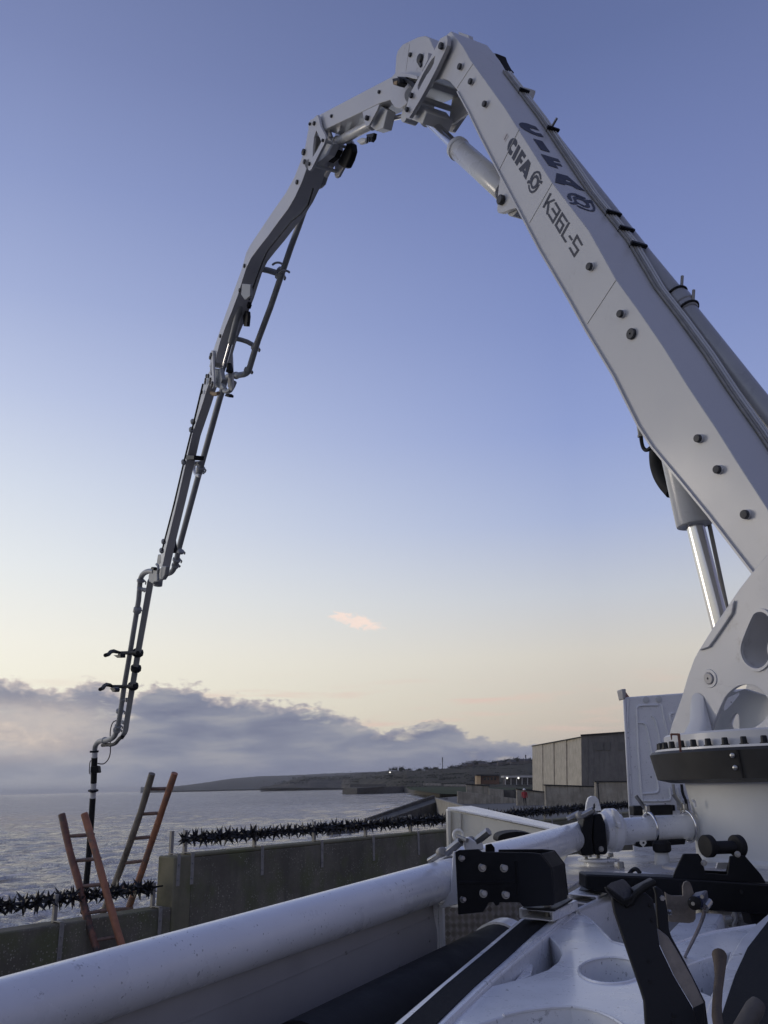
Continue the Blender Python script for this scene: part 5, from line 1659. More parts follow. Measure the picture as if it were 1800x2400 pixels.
# flared gusset from cheek to ring, its tilt shaped to give a bluish shade
gs_ = z5((905, 1120), (920, 1040), (950, 1012), (990, 1015), (1030, 1050), (1060, 1150), (1095, 1300))
bot = z5((820, 1450), (1060, 1450))
top_ = bp(gs_, CK - .004)
bl, br_ = B(*bot[0], CK - .16), B(*bot[1], CK - .16)
n_ = len(top_)
lowp = [bl.lerp(br_, i / (n_ - 1)) for i in range(n_)]
midp = [a_.lerp(b2, .55) + BN * .035 for a_, b2 in zip(top_, lowp)]
bk2 = [p + BN * .02 for p in top_] + [p + BN * .06 for p in midp] + [p + BN * .17 for p in lowp]
vs = top_ + midp + lowp
fs = [(r * n_ + i, r * n_ + i + 1, (r + 1) * n_ + i + 1, (r + 1) * n_ + i) for r in range(2) for i in range(n_ - 1)]
obj('flared_gusset', MB().add(vs, fs), M['boom'], near, sharp=60)
# inner web with cut-outs, seen through the big round hole
wb = [(1655, 1729), (1675, 1665), (1690, 1640), (1716, 1628), (1745, 1615), (1790, 1630), (1880, 1640), (1880, 1729)]
wh1 = z5((1195, 1185), (1225, 1060), (1280, 1000), (1400, 1002), (1340, 1080), (1280, 1150), (1235, 1188))
wh2 = z5((1275, 1310), (1300, 1250), (1345, 1203), (1370, 1215), (1380, 1260), (1380, 1395), (1355, 1412), (1320, 1395))
obj('inner_web', MB().plate([bp(wb, -.12), bp(closed_round(wh1, 2), -.12), bp(closed_round(wh2, 2), -.12)], BN * .025), M['greywhite'], truck, bevel=.003)
obj('pivot_pin', MB().lathe(B(1880, 1290, CK), -BN, [(.08, 0), (.08, .03), (.07, .035)], 28), M['knob'], near)
# rusty hoop standing on the ring
hp = [P(x, y, 4.32) for x, y in z5((718, 1470), (706, 1410), (716, 1404), (800, 1404), (806, 1412), (822, 1588), (800, 1588), (778, 1425), (728, 1425), (726, 1470))]
obj('lifting_hoop', MB().prism(hp, (CAM - hp[0]).normalized() * -.03), M['copper'], truck, bevel=.002)
# ---- main lift cylinder between the cheeks
A0, A1, A2 = B(1560, 930, .0), B(1629, 1231, .0), B(1697, 1498, .0)
d = (A1 - A0).normalized()
rb = 42 * ppx(A1)
lc = obj('cylinder_barrel', MB().lathe(A0, d, [(rb * .6, 0), (rb, .02), (rb, (A1 - A0).length - .01), (rb * .97, (A1 - A0).length)], 36), M['barrel'], truck, sharp=40)
obj('gland', MB().lathe(A1, d, [(rb * .9, -.01), (rb * .9, .004), (rb * .5, .006)], 36), M['greywhite'], lc)
d2 = (A2 - A1).normalized()
obj('rod', MB().cyl(A1, A1 + d2 * (A2 - A1).length, 20.5 * ppx(A1), 28), M['chrome'], lc)
for k in (-1, 0, 1):
    obj('hydraulic_line', MB().cyl(B(1662 + 2.5 * k, 1228, .1), B(1707 + 2.5 * k, 1440, .1), .008, 8), M['galv'], truck)
cv_ = arc_round(zt4((560, 190), (545, 240), (545, 310), (555, 400), (600, 520), (700, 635)), 2)
hv = MB().tube([B(x + 8, y, .05) for x, y in cv_], .055, 12)
obj('feed_hose', hv, M['rubber'], truck)
cv_ = arc_round(zt4((402, 0), (412, 60), (418, 100)), 1)
obj('hose_fitting', MB().tube(bp(cv_, -.16), [.014] * (len(cv_) - 2) + [.02, .02], 8), M['galv'], truck)
cv_ = arc_round(zt4((425, 100), (430, 150), (445, 210), (480, 236), (530, 195), (560, 170)), 2)
obj('feed_hose', MB().tube(bp(cv_, -.16), .014, 8), M['rubber'], truck)


def tubeP(name, pts, r, m, par=None, n=20, smooth=0, **k):
    if smooth:
        pts = arc_round(pts, smooth)
    return obj(name, MB().tube([P(*p) for p in pts], r, n), m, par or truck, sharp=60, **k)


def plP(pts, d):
    return [P(p[0], p[1], p[2] if len(p) > 2 else d) for p in pts]


AWAY = Vector((0, 1, 0))
# ---- decks
ZD, ZF = 2.045, 2.0
dk = [(1330, 2004), (1380, 1998), (1480, 1992), (1620, 1985), (2100, 1985), (2100, 2075), (1800, 2071), (1560, 2062), (1375, 2053), (1350, 2070), (1318, 2090), (1300, 2050)]
obj('deck', MB().prism([onZ(x, y, ZD) for x, y in dk], (0, 0, -.05)), M['deck'], truck, bevel=.004)
# outrigger frame plate with its cut-outs, closed below
fo = [(1352, 2139), (1372, 2147), (1394, 2164), (1415, 2187), (1434, 2207), (1463, 2215), (1530, 2221), (1583, 2212), (1628, 2195), (1675, 2183), (1771, 2168), (1860, 2158), (1860, 2540), (890, 2540), (1040, 2408), (1152, 2311), (1236, 2290), (1283, 2273), (1308, 2254), (1317, 2236), (1312, 2222), (1297, 2203), (1284, 2192)]
k1 = [(1152, 2314), (1210, 2258), (1283, 2190), (1297, 2203), (1312, 2222), (1317, 2236), (1308, 2254), (1283, 2273), (1236, 2290)]
import math as _m
k2 = [(1433 + 77 * _m.cos(a), 2276 + 31 * _m.sin(a) + 5 * _m.cos(a) * 0) for a in [2 * _m.pi * i / 36 for i in range(36)]]
k3 = [(1080, 2418), (1123, 2399), (1180, 2381), (1230, 2370), (1290, 2362.5), (1337, 2361), (1375, 2366), (1405, 2374), (1432, 2386), (1458, 2402), (1480, 2425), (1490, 2470), (1200, 2520), (1060, 2470)]
k4 = [(1600, 2264), (1650, 2246), (1712, 2231), (1706, 2250), (1688, 2295), (1664, 2333), (1645, 2325), (1622, 2302)]
fz = lambda l, z=ZF: [onZ(x, y, z) for x, y in l]
fr = obj('outrigger_frame', MB().plate([fz(fo), fz(k2), fz(k3), fz(k4)], (0, 0, -.15)), M['white'], truck, bevel=.004)
obj('frame_floor', MB().prism([p + Vector((0, 0, -.17)) for p in fz(fo)], (0, 0, -.01)), M['greywhite'], fr)
for (x, y, r_) in ((1258, 2240, .016), (1199, 2300, .012)):
    q = onZ(x, y, ZF - .06)
    obj('bolt', MB().bolt(q, (CAM - q).normalized() * 1 + Vector((.6, 0, .1)), r_), M['white'], fr)
obj('web_stiffener', MB().prism([onZ(x, y, ZF - .03) for x, y in ((1205, 2300), (1240, 2256), (1250, 2262), (1244, 2284))], (0, 0, -.1)), M['white'], fr, bevel=.003)
wpts = fz([(1352, 2139), (1372, 2147), (1394, 2164), (1415, 2187), (1434, 2207), (1463, 2215), (1530, 2221), (1583, 2212), (1628, 2195), (1675, 2183), (1771, 2168)], ZF + .001)
obj('weld_bead', MB().tube(wpts, .004, 6), M['white'], fr)
obj('hole_lip', MB().tube([p + ZUP * .001 for p in fz(k2 + k2[:1])], .004, 6, False), M['white'], fr)
obj('hole_lip', MB().tube([p + ZUP * .001 for p in fz(k3[2:-3])], .004, 6), M['white'], fr)
# wall of the well behind the frame
q0, q1, q2 = onZ(1353, 2137, ZF + .01), onZ(1433, 2098, ZF + .03), onZ(1500, 2092, ZF + .03)
obj('well_wall', MB().prism([q0, q1, q2, q2 - ZUP * .6, q1 - ZUP * .6, q0 - ZUP * .6], Vector((.01, .012, 0))), M['white'], truck)
obj('well_rim', MB().tube([q0 + ZUP * .004, q1 + ZUP * .004], .009, 6), M['greywhite'], truck)
obj('side_box', MB().prism([onZ(x, y, ZF - .02) for x, y in ((1545, 2205), (1600, 2150), (1634, 2138), (1695, 2142), (1671, 2183), (1590, 2211))], (0, 0, -.25)), M['white'], truck, bevel=.01)
for i, (x, y, a_) in enumerate(((1703, 2160, .3), (1722, 2150, 1.2), (1745, 2158, .6), (1752, 2146, 2.), (1734, 2170, 1.5), (1712, 2172, .9))):
    q = P(x, y, 3.7)
    obj('fitting', MB().lathe(q, Vector((math.cos(a_), -.5, math.sin(a_))), [(.016, 0), (.016, .03), (.011, .032), (.011, .06), (.018, .062), (.018, .075)], 10), M['galv'], truck)
obj('fitting_block', MB().prism(plP([(1697, 2146), (1766, 2140), (1766, 2180), (1690, 2184)], 3.85), AWAY * .2), M['panel'], truck, bevel=.01)
tubeP('feed_hose', [(1722, 2138, 3.68), (1727, 2155, 3.66), (1719, 2168, 3.65), (1721, 2182, 3.64)], .008, M['galv'], n=8, smooth=2)
# ---- left beam with grip strip
gl = [(918, 2402), (1015, 2320), (1100, 2250), (1170, 2192), (1219.5, 2152.5)]
gs2 = [(939, 2402), (1044, 2308), (1141, 2228), (1202, 2176), (1228.5, 2154)]
gs3 = [(1019, 2402), (1110, 2313), (1190, 2243), (1246, 2192), (1286, 2158.5)]
gr2 = [(1047.7, 2402), (1162, 2293), (1220, 2244), (1290, 2186), (1350, 2139)]
ext0 = lambda l: [(l[0][0] - (l[1][0] - l[0][0]) * 1.2, l[0][1] - (l[1][1] - l[0][1]) * 1.2)] + l
gl, gs2, gs3, gr2 = map(ext0, (gl, gs2, gs3, gr2))
ZB = ZF + .008
bm_ = obj('outrigger_beam', MB().prism(fz(gl, ZB) + list(reversed(fz(gr2, ZB))), (0, 0, -.22)), M['white'], truck, bevel=.006)
obj('grip_strip', MB().prism(fz(gs2, ZB + .003) + list(reversed(fz(gs3, ZB + .003))), (0, 0, -.0025)), M['grip'], bm_)
ln = [(a_[0] * .35 + b2[0] * .65, a_[1] * .35 + b2[1] * .65) for a_, b2 in zip(gs3, gr2)]
obj('beam_rib', MB().tube([p for p in fz(ln, ZB + .001)], .006, 6), M['white'], bm_)
# ---- right beam with grip strip
rl = [(1640, 2402), (1662, 2345), (1700, 2262), (1735, 2200), (1772, 2165), (1815, 2128)]
rs = [(1684, 2402), (1704, 2340), (1723, 2284), (1752, 2221), (1800, 2159), (1840, 2120)]
rr_ = [(2000, 2402), (2000, 2340), (2000, 2284), (2000, 2221), (2010, 2159), (2020, 2120)]
rs2 = [(1880, 2402), (1890, 2340), (1895, 2284), (1900, 2221), (1930, 2159), (1950, 2120)]
rl, rs, rs2, rr_ = map(ext0, (rl, rs, rs2, rr_))
bm2 = obj('outrigger_beam', MB().prism(fz(rl, ZB) + list(reversed(fz(rr_, ZB))), (0, 0, -.22)), M['white'], truck, bevel=.006)
obj('grip_strip', MB().prism(fz(rs, ZB + .003) + list(reversed(fz(rs2, ZB + .003))), (0, 0, -.0025)), M['grip'], bm2)
# ---- long black tube left of the beam, white collar
E0, E1 = P(1180, 2240, 3.38), P(700, 2520, 2.15)
tb = obj('black_tube', MB().cyl(E0, E1, .125, 32), M['rubber'], truck, sharp=60)
dd = (E0 - E1).normalized()
obj('tube_collar', MB().lathe(E0, dd, [(.118, -.05), (.134, -.05), (.134, .05), (.06, .07)], 32), M['white'], tb)

# ---- delivery pipe in the foreground
pa_ = [(-260, 2464, 1 / .652), (0, 2384, 1 / .579), (530, 2220, 1 / .4305), (1063, 2055, 1 / .2905)]
dp = tubeP('delivery_pipe', pa_, .0745, M['pipe'], n=36)
# aluminium panel under the pipe
pl0, pl1 = P(-260, 2464, 1 / .652), P(1020, 2068, 1 / .298)
sd_ = Vector((pl1.y - pl0.y, -(pl1.x - pl0.x), 0)).normalized() * .012
pn = obj('side_panel', MB().prism([pl0 - ZUP * .05, pl1 - ZUP * .05, pl1 - ZUP * .42, pl0 - ZUP * .9], -sd_), M['panel'], truck, bevel=.002)
for t_, dz in ((.86, -.13), (.86, -.24), (.97, -.12), (.97, -.2), (.7, -.13)):
    obj('rivet', MB().lathe(pl0.lerp(pl1, t_) + ZUP * dz + sd_ * .02, sd_, [(.006, 0), (.005, .003), (.002, .004)], 8), M['galv'], pn)
obj('panel_crease', MB().tube([pl0.lerp(pl1, .2) - ZUP * .15, pl1 - ZUP * .12], .0025, 4), M['panel'], pn)
mbp = MB().prism(plP([(1015, 2106), (1026, 2104), (1030, 2240), (1018, 2246)], 3.3), AWAY * .02)
mbp.prism(plP([(1026.5, 2104), (1037, 2112), (1040, 2236), (1030.5, 2240)], 3.3), AWAY * .03 + Vector((.01, 0, 0)))
obj('panel_post', mbp, M['white'], truck, bevel=.002)
mbp = MB().prism(plP([(1062, 1996), (1075, 1994), (1079, 2118), (1034, 2130), (1014, 2106), (1056, 2092)], 3.26), AWAY * .02)
fp = obj('pipe_bracket', mbp, M['white'], truck, bevel=.003)
obj('bolt', MB().bolt(P(1034, 2112, 3.255), (0, -1, .1), .011), M['steel'], fp)
# tread plate behind
t0, t1 = P(1030, 2075, 3.72), P(1300, 2075, 4.0)
tx = (t1 - t0).normalized(); tn = Vector((tx.y, -tx.x, 0)).normalized()
tp = obj('tread_panel', MB().prism([t0, t1, t1 - ZUP * .55, t0 - ZUP * .55], -tn * .006), M['tread'], truck)
mb = MB()
Lx = (t1 - t0).length
i = 0
for r_ in range(0, 17):
    for c_ in range(0, int(Lx / .033)):
        cx, cz = .015 + c_ * .033, -.02 - r_ * .032
        sg_ = 1 if (r_ + c_) % 2 else -1
        a_ = tx * .76 + ZUP * .65 * sg_; b2 = tx * -.65 * sg_ + ZUP * .76
        for k in (-1, 0, 1):
            q = t0 + tx * cx + ZUP * cz + b2 * (k * .0085)
            mb.add([q - a_ * .016 + tn * .0005, q + b2 * .0027 + tn * .004, q + a_ * .016 + tn * .0005, q - b2 * .0027 + tn * .004], [(0, 1, 3), (1, 2, 3)])
o = obj('tread_bars', mb, M['panel'], tp, kind='stuff', sharp=1)

# ---- black clamp box
dB = 2.95
bf = [(1066, 1997), (1075, 1992.5), (1120.6, 1990), (1128, 1996.5), (1236, 1998), (1265, 2000.5), (1290.5, 2034), (1299, 2111.5), (1297, 2122), (1226, 2126), (1217, 2115), (1170, 2115), (1168, 2122), (1160, 2123), (1156, 2115), (1144.7, 2115), (1131, 2138), (1073.5, 2144)]
zz0 = P(1290.5, 2034, dB)
EB = onZ(1323, 2024.6, zz0.z) - zz0
bx = obj('clamp_box', MB().prism(plP(bf, dB), EB.normalized() * .01), M['black'], truck, bevel=.0025)
c0, c1, c2_ = P(1265, 2000.5, dB), P(1290.5, 2034, dB), P(1298.5, 2120, dB)
obj('box_side', MB().prism([c0 + EB * .08, c1 + EB * .08, c2_ + EB * .08, c2_ + Vector((-.01, 0, 0)) + EB * .08, c1 + Vector((-.012, 0, -.002)) + EB * .08, c0 + Vector((-.006, 0, -.012)) + EB * .08], EB * .92), M['black'], bx, bevel=.003)
bkp = plP([(1128, 1999), (1236, 1998), (1265, 2000.5), (1290.5, 2034), (1299, 2111.5), (1128, 2115)], dB)
obj('box_back', MB().prism([p + EB for p in bkp], EB.normalized() * .01), M['black'], bx, bevel=.003)
obj('box_tab', MB().prism(plP([(1138, 1980), (1152, 1977), (1160, 1987), (1160, 2005), (1138, 2005)], 3.08), AWAY * .012), M['black'], bx, bevel=.003)
for x, y in ((1130, 2033), (1181, 2034), (1132.6, 2093.5), (1185, 2096.5)):
    obj('bolt', MB().bolt(P(x, y, dB - .002), (CAM - P(x, y, dB)).normalized() + Vector((.25, 0, 0)), .0118, .011), M['steel'], bx)
for x, y in ((1081, 2011.5), (1084, 2108)):
    obj('bolt', MB().bolt(P(x, y, dB - .002), (.45, -1, .1), .009, .014), M['steel'], bx)
obj('box_rib', MB().tube(plP([(1076, 2067), (1140, 2068), (1206, 2065)], dB - .001), .005, 6), M['black'], bx)
obj('box_rib', MB().tube(plP([(1210, 2020), (1213, 2100)], dB - .001), .004, 6), M['black'], bx)
ftz = P(1230, 2128, 3.02).z
ft = obj('clamp_foot', MB().prism([onZ(x, y, ftz) for x, y in ((1224, 2126), (1300, 2131), (1342, 2106), (1268, 2100))], (0, 0, -.008)), M['black'], bx, bevel=.002)
for x, y in ((1241, 2113), (1283, 2117)):
    obj('bolt', MB().bolt(onZ(x, y + 8, ftz), ZUP, .012, .014), M['galv'], ft)
# hollow white channel the clamp stands on
oc = [(1216, 2128), (1297, 2136), (1298, 2161), (1217, 2152)]; ic = [(1222, 2132), (1292, 2139), (1293, 2157.5), (1222.5, 2149)]
q = P(1297, 2136, 3.03)
EC = onZ(1354, 2110, q.z) - q
ch = obj('channel', MB().plate([plP(oc, 3.03), plP(ic, 3.03)], EC), M['white'], truck, bevel=.003)
for x in (1240, 1282):
    obj('bolt', MB().bolt(P(x, 2136, 3.1), (0, 0, -1), .010, .02), M['galv'], ch)
oc = [(1334, 2097), (1352, 2078), (1404, 2084), (1402, 2118), (1392, 2116)]
oc = [(1330, 2094), (1400, 2100), (1402, 2124), (1336, 2116)]; ic = [(1335, 2097.5), (1396, 2103), (1397, 2120), (1340, 2113)]
q = P(1400, 2100, 3.45); EC2 = onZ(1424, 2084, q.z) - q
ch2 = obj('channel', MB().plate([plP(oc, 3.45), plP(ic, 3.45)], EC2), M['white'], truck, bevel=.003)
pz = P(1365, 2090, 3.5).z
f2 = obj('foot_plate', MB().prism([onZ(x, y, pz) for x, y in ((1362, 2076), (1412, 2080), (1406, 2090), (1356, 2086))], (0, 0, -.012)), M['black'], truck, bevel=.002)
obj('bolt', MB().bolt(onZ(1383, 2078, pz), ZUP, .013, .018), M['galv'], f2)

# ---- coupling at the near pipe end, with lever handles
pe = P(1063, 2055, 1 / .2905); pd = (P(1063, 2055, 1 / .2905) - P(900, 2106, 1 / .333)).normalized()
cp1 = obj('coupling', MB().ring(pe + pd * .02, pd, .078, .118, .05, 40), M['white'], truck, bevel=.006)
obj('gasket', MB().ring(pe - pd * .004, pd, .07, .0765, .01, 36), M['rubber'], cp1)


def lever(x0, y0, x1, y1, d, par, r=.017):
    A, Bq = P(x0, y0, d), P(x1, y1, d - .03)
    o = obj('lever', MB().cyl(A, Bq, r, 6), M['steel'], par, bevel=.0015, sharp=20)
    return o


lever(1046, 1999, 1080, 1972, 3.3, cp1)
lever(1111, 1976, 1146, 1948, 3.3, cp1)
lever(1005, 2018, 1030, 2003, 3.38, cp1, .012)
for x, y, r_ in ((1036, 1997, .026), (1103, 1972, .026)):
    obj('lever_boss', MB().lathe(P(x, y, 3.3), (.35, -1, .2), [(r_ * .72, -.02), (r_ * .72, .008), (r_ * .5, .012)], 18), M['galv'], cp1)
obj('clamp_hinge', MB().prism(plP([(1085, 1966), (1100, 1962), (1112, 1970), (1132, 1976), (1134, 1992), (1090, 1994)], 3.28), AWAY * .05), M['white'], cp1, bevel=.005)
obj('spindle', MB().cyl(P(1072, 1961, 3.3), P(1095, 1970, 3.26), .009, 8), M['galv'], cp1)
# ---- second pipe length to the turret
tubeP('delivery_pipe', [(1120, 2027, 3.55), (1230, 1997, 4.05), (1368, 1955, 4.85)], .0745, M['pipe'], n=32)
# black clamp with tapered body
dC = 4.62
c2b = obj('pipe_clamp', MB().prism(plP([(1370, 1912), (1386, 1907), (1392, 1907), (1389, 1938), (1388, 1966), (1393, 2004), (1363.6, 2006), (1358, 1967)], dC), AWAY * .14), M['black'], truck, bevel=.006)
obj('clamp_half', MB().prism(plP([(1392.5, 1908), (1409.7, 1907), (1419, 1931), (1424.6, 1996), (1420, 2003), (1393.5, 2004), (1388.5, 1966), (1389.5, 1938)], dC + .03), AWAY * .13), M['black'], c2b, bevel=.006)
obj('bolt', MB().bolt(P(1409, 1990, dC + .025), (0, -1, .1), .012), M['galv'], c2b)
lug_ = [(1373, 1901), (1375, 1882), (1379, 1870), (1387, 1865.5), (1397, 1866.5), (1403, 1874), (1410, 1900)]
lh = [(1390, 1896), (1391, 1886), (1394, 1881), (1397, 1884), (1398, 1896)]
obj('lifting_eye', MB().plate([plP(lug_, 4.85), plP(lh, 4.85)], AWAY * .03), M['white'], truck, bevel=.004)
lv = lever(1364, 1912, 1392, 1898, 4.6, c2b, .018)
lever(1330, 1918, 1358, 1904, 4.7, c2b, .013)
obj('lever_boss', MB().lathe(P(1360, 1910, 4.6), (.3, -1, .2), [(.02, -.02), (.02, .006), (.013, .01)], 16), M['galv'], c2b)
# coupling flange and pipe into the pedestal
pp0, pp1 = P(1440, 1945, 4.78), P(1668, 1934, 4.92)
pdir = (pp1 - pp0).normalized()
obj('delivery_pipe', MB().cyl(P(1368, 1955, 4.82), pp1 + pdir * .1, .0735, 32), M['pipe'], truck, sharp=60)
cf = obj('coupling', MB().lathe(P(1421, 1946, 4.8), pdir, [(.075, -.04), (.098, -.03), (.105, 0), (.118, .012), (.118, .055), (.098, .062), (.09, .085), (.075, .09)], 36), M['pipe'], truck, sharp=30)
obj('clamp_lug', MB().prism(plP([(1436, 1896), (1449, 1902), (1457, 1930), (1452, 1940), (1446, 1938), (1440, 1915)], 4.66), AWAY * .05), M['pipe'], cf, bevel=.005)
obj('clamp_nut', MB().prism(plP([(1448, 1929), (1456, 1929), (1457, 1941), (1450, 1942)], 4.64), AWAY * .04), M['pipe'], cf, bevel=.003)
obj('pipe_socket', MB().lathe(pp1 + pdir * .0, pdir, [(.079, -.03), (.092, -.03), (.095, .0), (.095, .12), (.079, .12)], 36), M['greywhite'], truck, sharp=30, bevel=.004)
for x in (1522, 1611):
    c = pp0 + pdir * ((x - 1440) * (pp1 - pp0).length / 228)
    ub = obj('u_bolt', MB().torus(c, pdir, .084, .0085, 40, 10), M['chrome'], truck, sharp=60)
    s0 = c + ZUP * .08
    obj('u_bolt_nut', MB().lathe(s0 + AWAY * .06, ZUP, [(.014, 0), (.014, .02), (.008, .021), (.008, .05)], 6), M['steel'], ub)
    obj('u_bolt_lever', MB().cyl(s0 + AWAY * .04 + ZUP * .02, s0 + AWAY * .06 + ZUP * .10 - pdir * .05, .011, 8), M['steel'], ub)
    obj('u_bolt_ear', MB().box(s0 + ZUP * .02 + AWAY * .02, .022, .05, .05), M['steel'], ub, bevel=.004)
obj('saddle_block', MB().prism(plP([(1484, 1889), (1576, 1886), (1578, 1910), (1486, 1912)], 5.05), AWAY * .1), M['black'], truck, bevel=.006)
obj('saddle_bracket', MB().prism(plP([(1490, 1972), (1608, 1966), (1606, 1979), (1500, 1986), (1491, 1983)], 4.8), AWAY * .08), M['black'], truck, bevel=.004)
obj('rubber_mount', MB().lathe(P(1552, 1993, 4.72), ZUP, [(.04, -.01), (.05, 0), (.052, .035), (.04, .052)], 24), M['rubber'], truck)
obj('mount_post', MB().lathe(P(1552, 2013, 4.72), ZUP, [(.05, -.06), (.042, 0), (.036, .045)], 24), M['greywhite'], truck)
tgp = [(1499, 1970), (1514, 1970), (1515.5, 1976), (1508, 1986), (1500, 1978)]
tg_ = [(1506, 1973), (1511, 1973), (1511, 1978), (1506, 1978)]
obj('latch_plate', MB().plate([plP(tgp, 4.7), plP(tg_, 4.7)], AWAY * .006), M['cream'], truck)
# round deck cap and small fixings on the deck
dc = onZ(1404, 2028, ZD)
cpz = obj('deck_cap', MB().lathe(dc, ZUP, [(.085, 0), (.085, .02), (.112, .022), (.116, .028), (.116, .036), (.1, .04), (.02, .042)], 40), M['white'], truck, sharp=30)
for a_ in (0.4, 1.9, 3.6, 5.2):
    obj('bolt', MB().bolt(dc + Vector((math.cos(a_) * .085, math.sin(a_) * .085, .038)), ZUP, .009, .01), M['galv'], cpz)
obj('bolt', MB().bolt(dc + Vector((0, 0, .042)), ZUP, .01, .012), M['galv'], cpz)
obj('deck_bracket', MB().box(onZ(1395, 2004, ZD) + ZUP * .03, .1, .03, .05), M['white'], truck, bevel=.004)
for x, y in ((1456, 2035), (1373, 2012), (1432, 2012)):
    obj('bolt', MB().bolt(onZ(x, y, ZD), ZUP, .017, .03), M['galv'], truck)
tubeP('cable', [(1475, 2048, 4.0), (1483, 2038, 4.02), (1492, 2036, 4.0), (1500, 2046, 3.98)], .01, M['black'], n=8, smooth=2)
obj('deck_patch', MB().prism([onZ(x, y, ZD + .002) for x, y in ((1440, 2044), (1500, 2043), (1545, 2052), (1440, 2054))], (0, 0, .004)), M['white'], truck)
obj('deck_disc', MB().lathe(onZ(1625, 2034, ZD), ZUP, [(.16, 0), (.16, .012), (.15, .016)], 40), M['deck'], truck)

# ---- black cross beam and the roller bracket standing on it
dX = 3.45
cbm = [(1373, 2049), (1560, 2056), (1800, 2072), (2000, 2086), (2000, 2152), (1762, 2141), (1600, 2130), (1475, 2106), (1373, 2084)]
xb = obj('cross_beam', MB().prism(plP(cbm, dX), AWAY * .14), M['black'], truck, bevel=.008)
obj('beam_leg', MB().prism(plP([(1757, 2139), (1800, 2141), (1800, 2175), (1766, 2172)], dX + .01), AWAY * .1), M['black'], xb, bevel=.004)
obj('bolt', MB().lathe(P(1737, 2090, dX - .001), (0, -1, 0), [(.008, 0), (.008, .004)], 10), M['rubber'], xb)
zr = zc(1350, 1850, .27125)
rbk = zr((838, 768), (855, 712), (925, 562), (940, 556), (1060, 556), (1090, 600), (1120, 722), (1310, 738), (1332, 578), (1460, 572), (1600, 735), (1640, 800), (1640, 812))
rk = obj('roller_bracket', MB().prism(plP(rbk, dX + .005), AWAY * .012), M['black'], truck, bevel=.003)
rk2 = obj('roller_bracket', MB().prism(plP(zr((860, 740), (925, 565), (1040, 556), (1100, 700), (1300, 710), (1340, 575), (1450, 572), (1600, 760)), dX + .11), AWAY * .012), M['black'], rk, bevel=.003)
for xw, rw in ((1140, 1), (1395, 1)):
    q = P(*zr((xw, 490))[0], dX + .06)
    av = Vector((1, .38, 0)).normalized()
    obj('roller_flange', MB().lathe(q, av, [(.02, -.018), (.042, -.016), (.045, -.012), (.045, .012), (.042, .016), (.02, .018)], 30), M['rubber'], rk, sharp=30)
qa, qb = P(*zr((1150, 505))[0], dX + .06), P(*zr((1395, 498))[0], dX + .06)
obj('roller', MB().cyl(qa, qb, .026, 24), M['rubber'], rk, sharp=60)
obj('roller_axle', MB().cyl(qa.lerp(qb, -.12), qb.lerp(qa, -.12), .012, 12), M['galv'], rk)
for x, y in ((1105, 635), (1395, 560)):
    obj('nut', MB().bolt(P(*zr((x, y))[0], dX), (-.2, -1, 0), .01), M['steel'], rk)
obj('bright_plate', MB().prism(plP(zr((1225, 632), (1325, 632), (1325, 690), (1212, 684)), dX + .14), AWAY * .01), M['white'], rk)

# ---- black V-headed stand in front
z9 = zc(1350, 2050, .27125)
dS = 1.74
leg = z9((305, 150), (318, 260), (332, 330), (450, 680), (560, 1000), (590, 1100), (605, 1330), (1070, 1330), (1010, 1150), (850, 880), (726, 622), (704, 470), (700, 370), (668, 215), (610, 160), (520, 150), (430, 275))
stl = lambda pts, d0=dS, d1=1.6: [P(x, y, d0 + (d1 - d0) * (y - 2080) / 330) for x, y in pts]
sd2 = obj('stand_leg', MB().prism(stl(leg), AWAY * .012), M['black'], truck, bevel=.003)
obj('stand_web', MB().prism(stl(z9((706, 474), (790, 540), (860, 650), (1000, 900), (1100, 1108), (1012, 1150), (850, 880), (728, 620)), dS + .004, 1.604), Vector((.004, .01, 0))), M['palegrey'], sd2)  # paler colour stands in for light on the black stand's inner face
fl2 = z9((690, 170), (700, 368), (708, 470), (792, 540), (1102, 1108), (1108, 1330), (1150, 1330), (1120, 1100), (940, 740), (830, 540), (806, 470), (798, 330), (772, 190), (740, 130), (700, 105), (670, 108))
obj('stand_flange', MB().prism(stl(fl2, dS + .05, 1.65), AWAY * .012), M['black'], sd2, bevel=.003)
obj('stand_web_foot', MB().prism(stl(z9((1008, 1152), (1104, 1106), (1112, 1340), (1066, 1340)), dS + .004, 1.604), Vector((.004, .01, 0))), M['black'], sd2)
for x, y in ((737, 205), (752, 325)):
    obj('bolt', MB().bolt(P(*z9((x, y))[0], dS + .045), (.1, -1, .1), .0065, .006), M['steel'], sd2)
obj('bolt', MB().bolt(P(*z9((800, 325))[0], dS + .05), (.8, -.6, .1), .005, .006), M['steel'], sd2)
for x, y in ((625, 745), (640, 925), (835, 1275), (842, 1215), (636, 262), (655, 392)):
    q = stl(z9((x, y)))[0]
    obj('screw', MB().lathe(q - AWAY * .001, (0, -1, .3), [(.004, 0), (.0035, .002), (.0015, .002)], 10), M['rubber'], sd2)
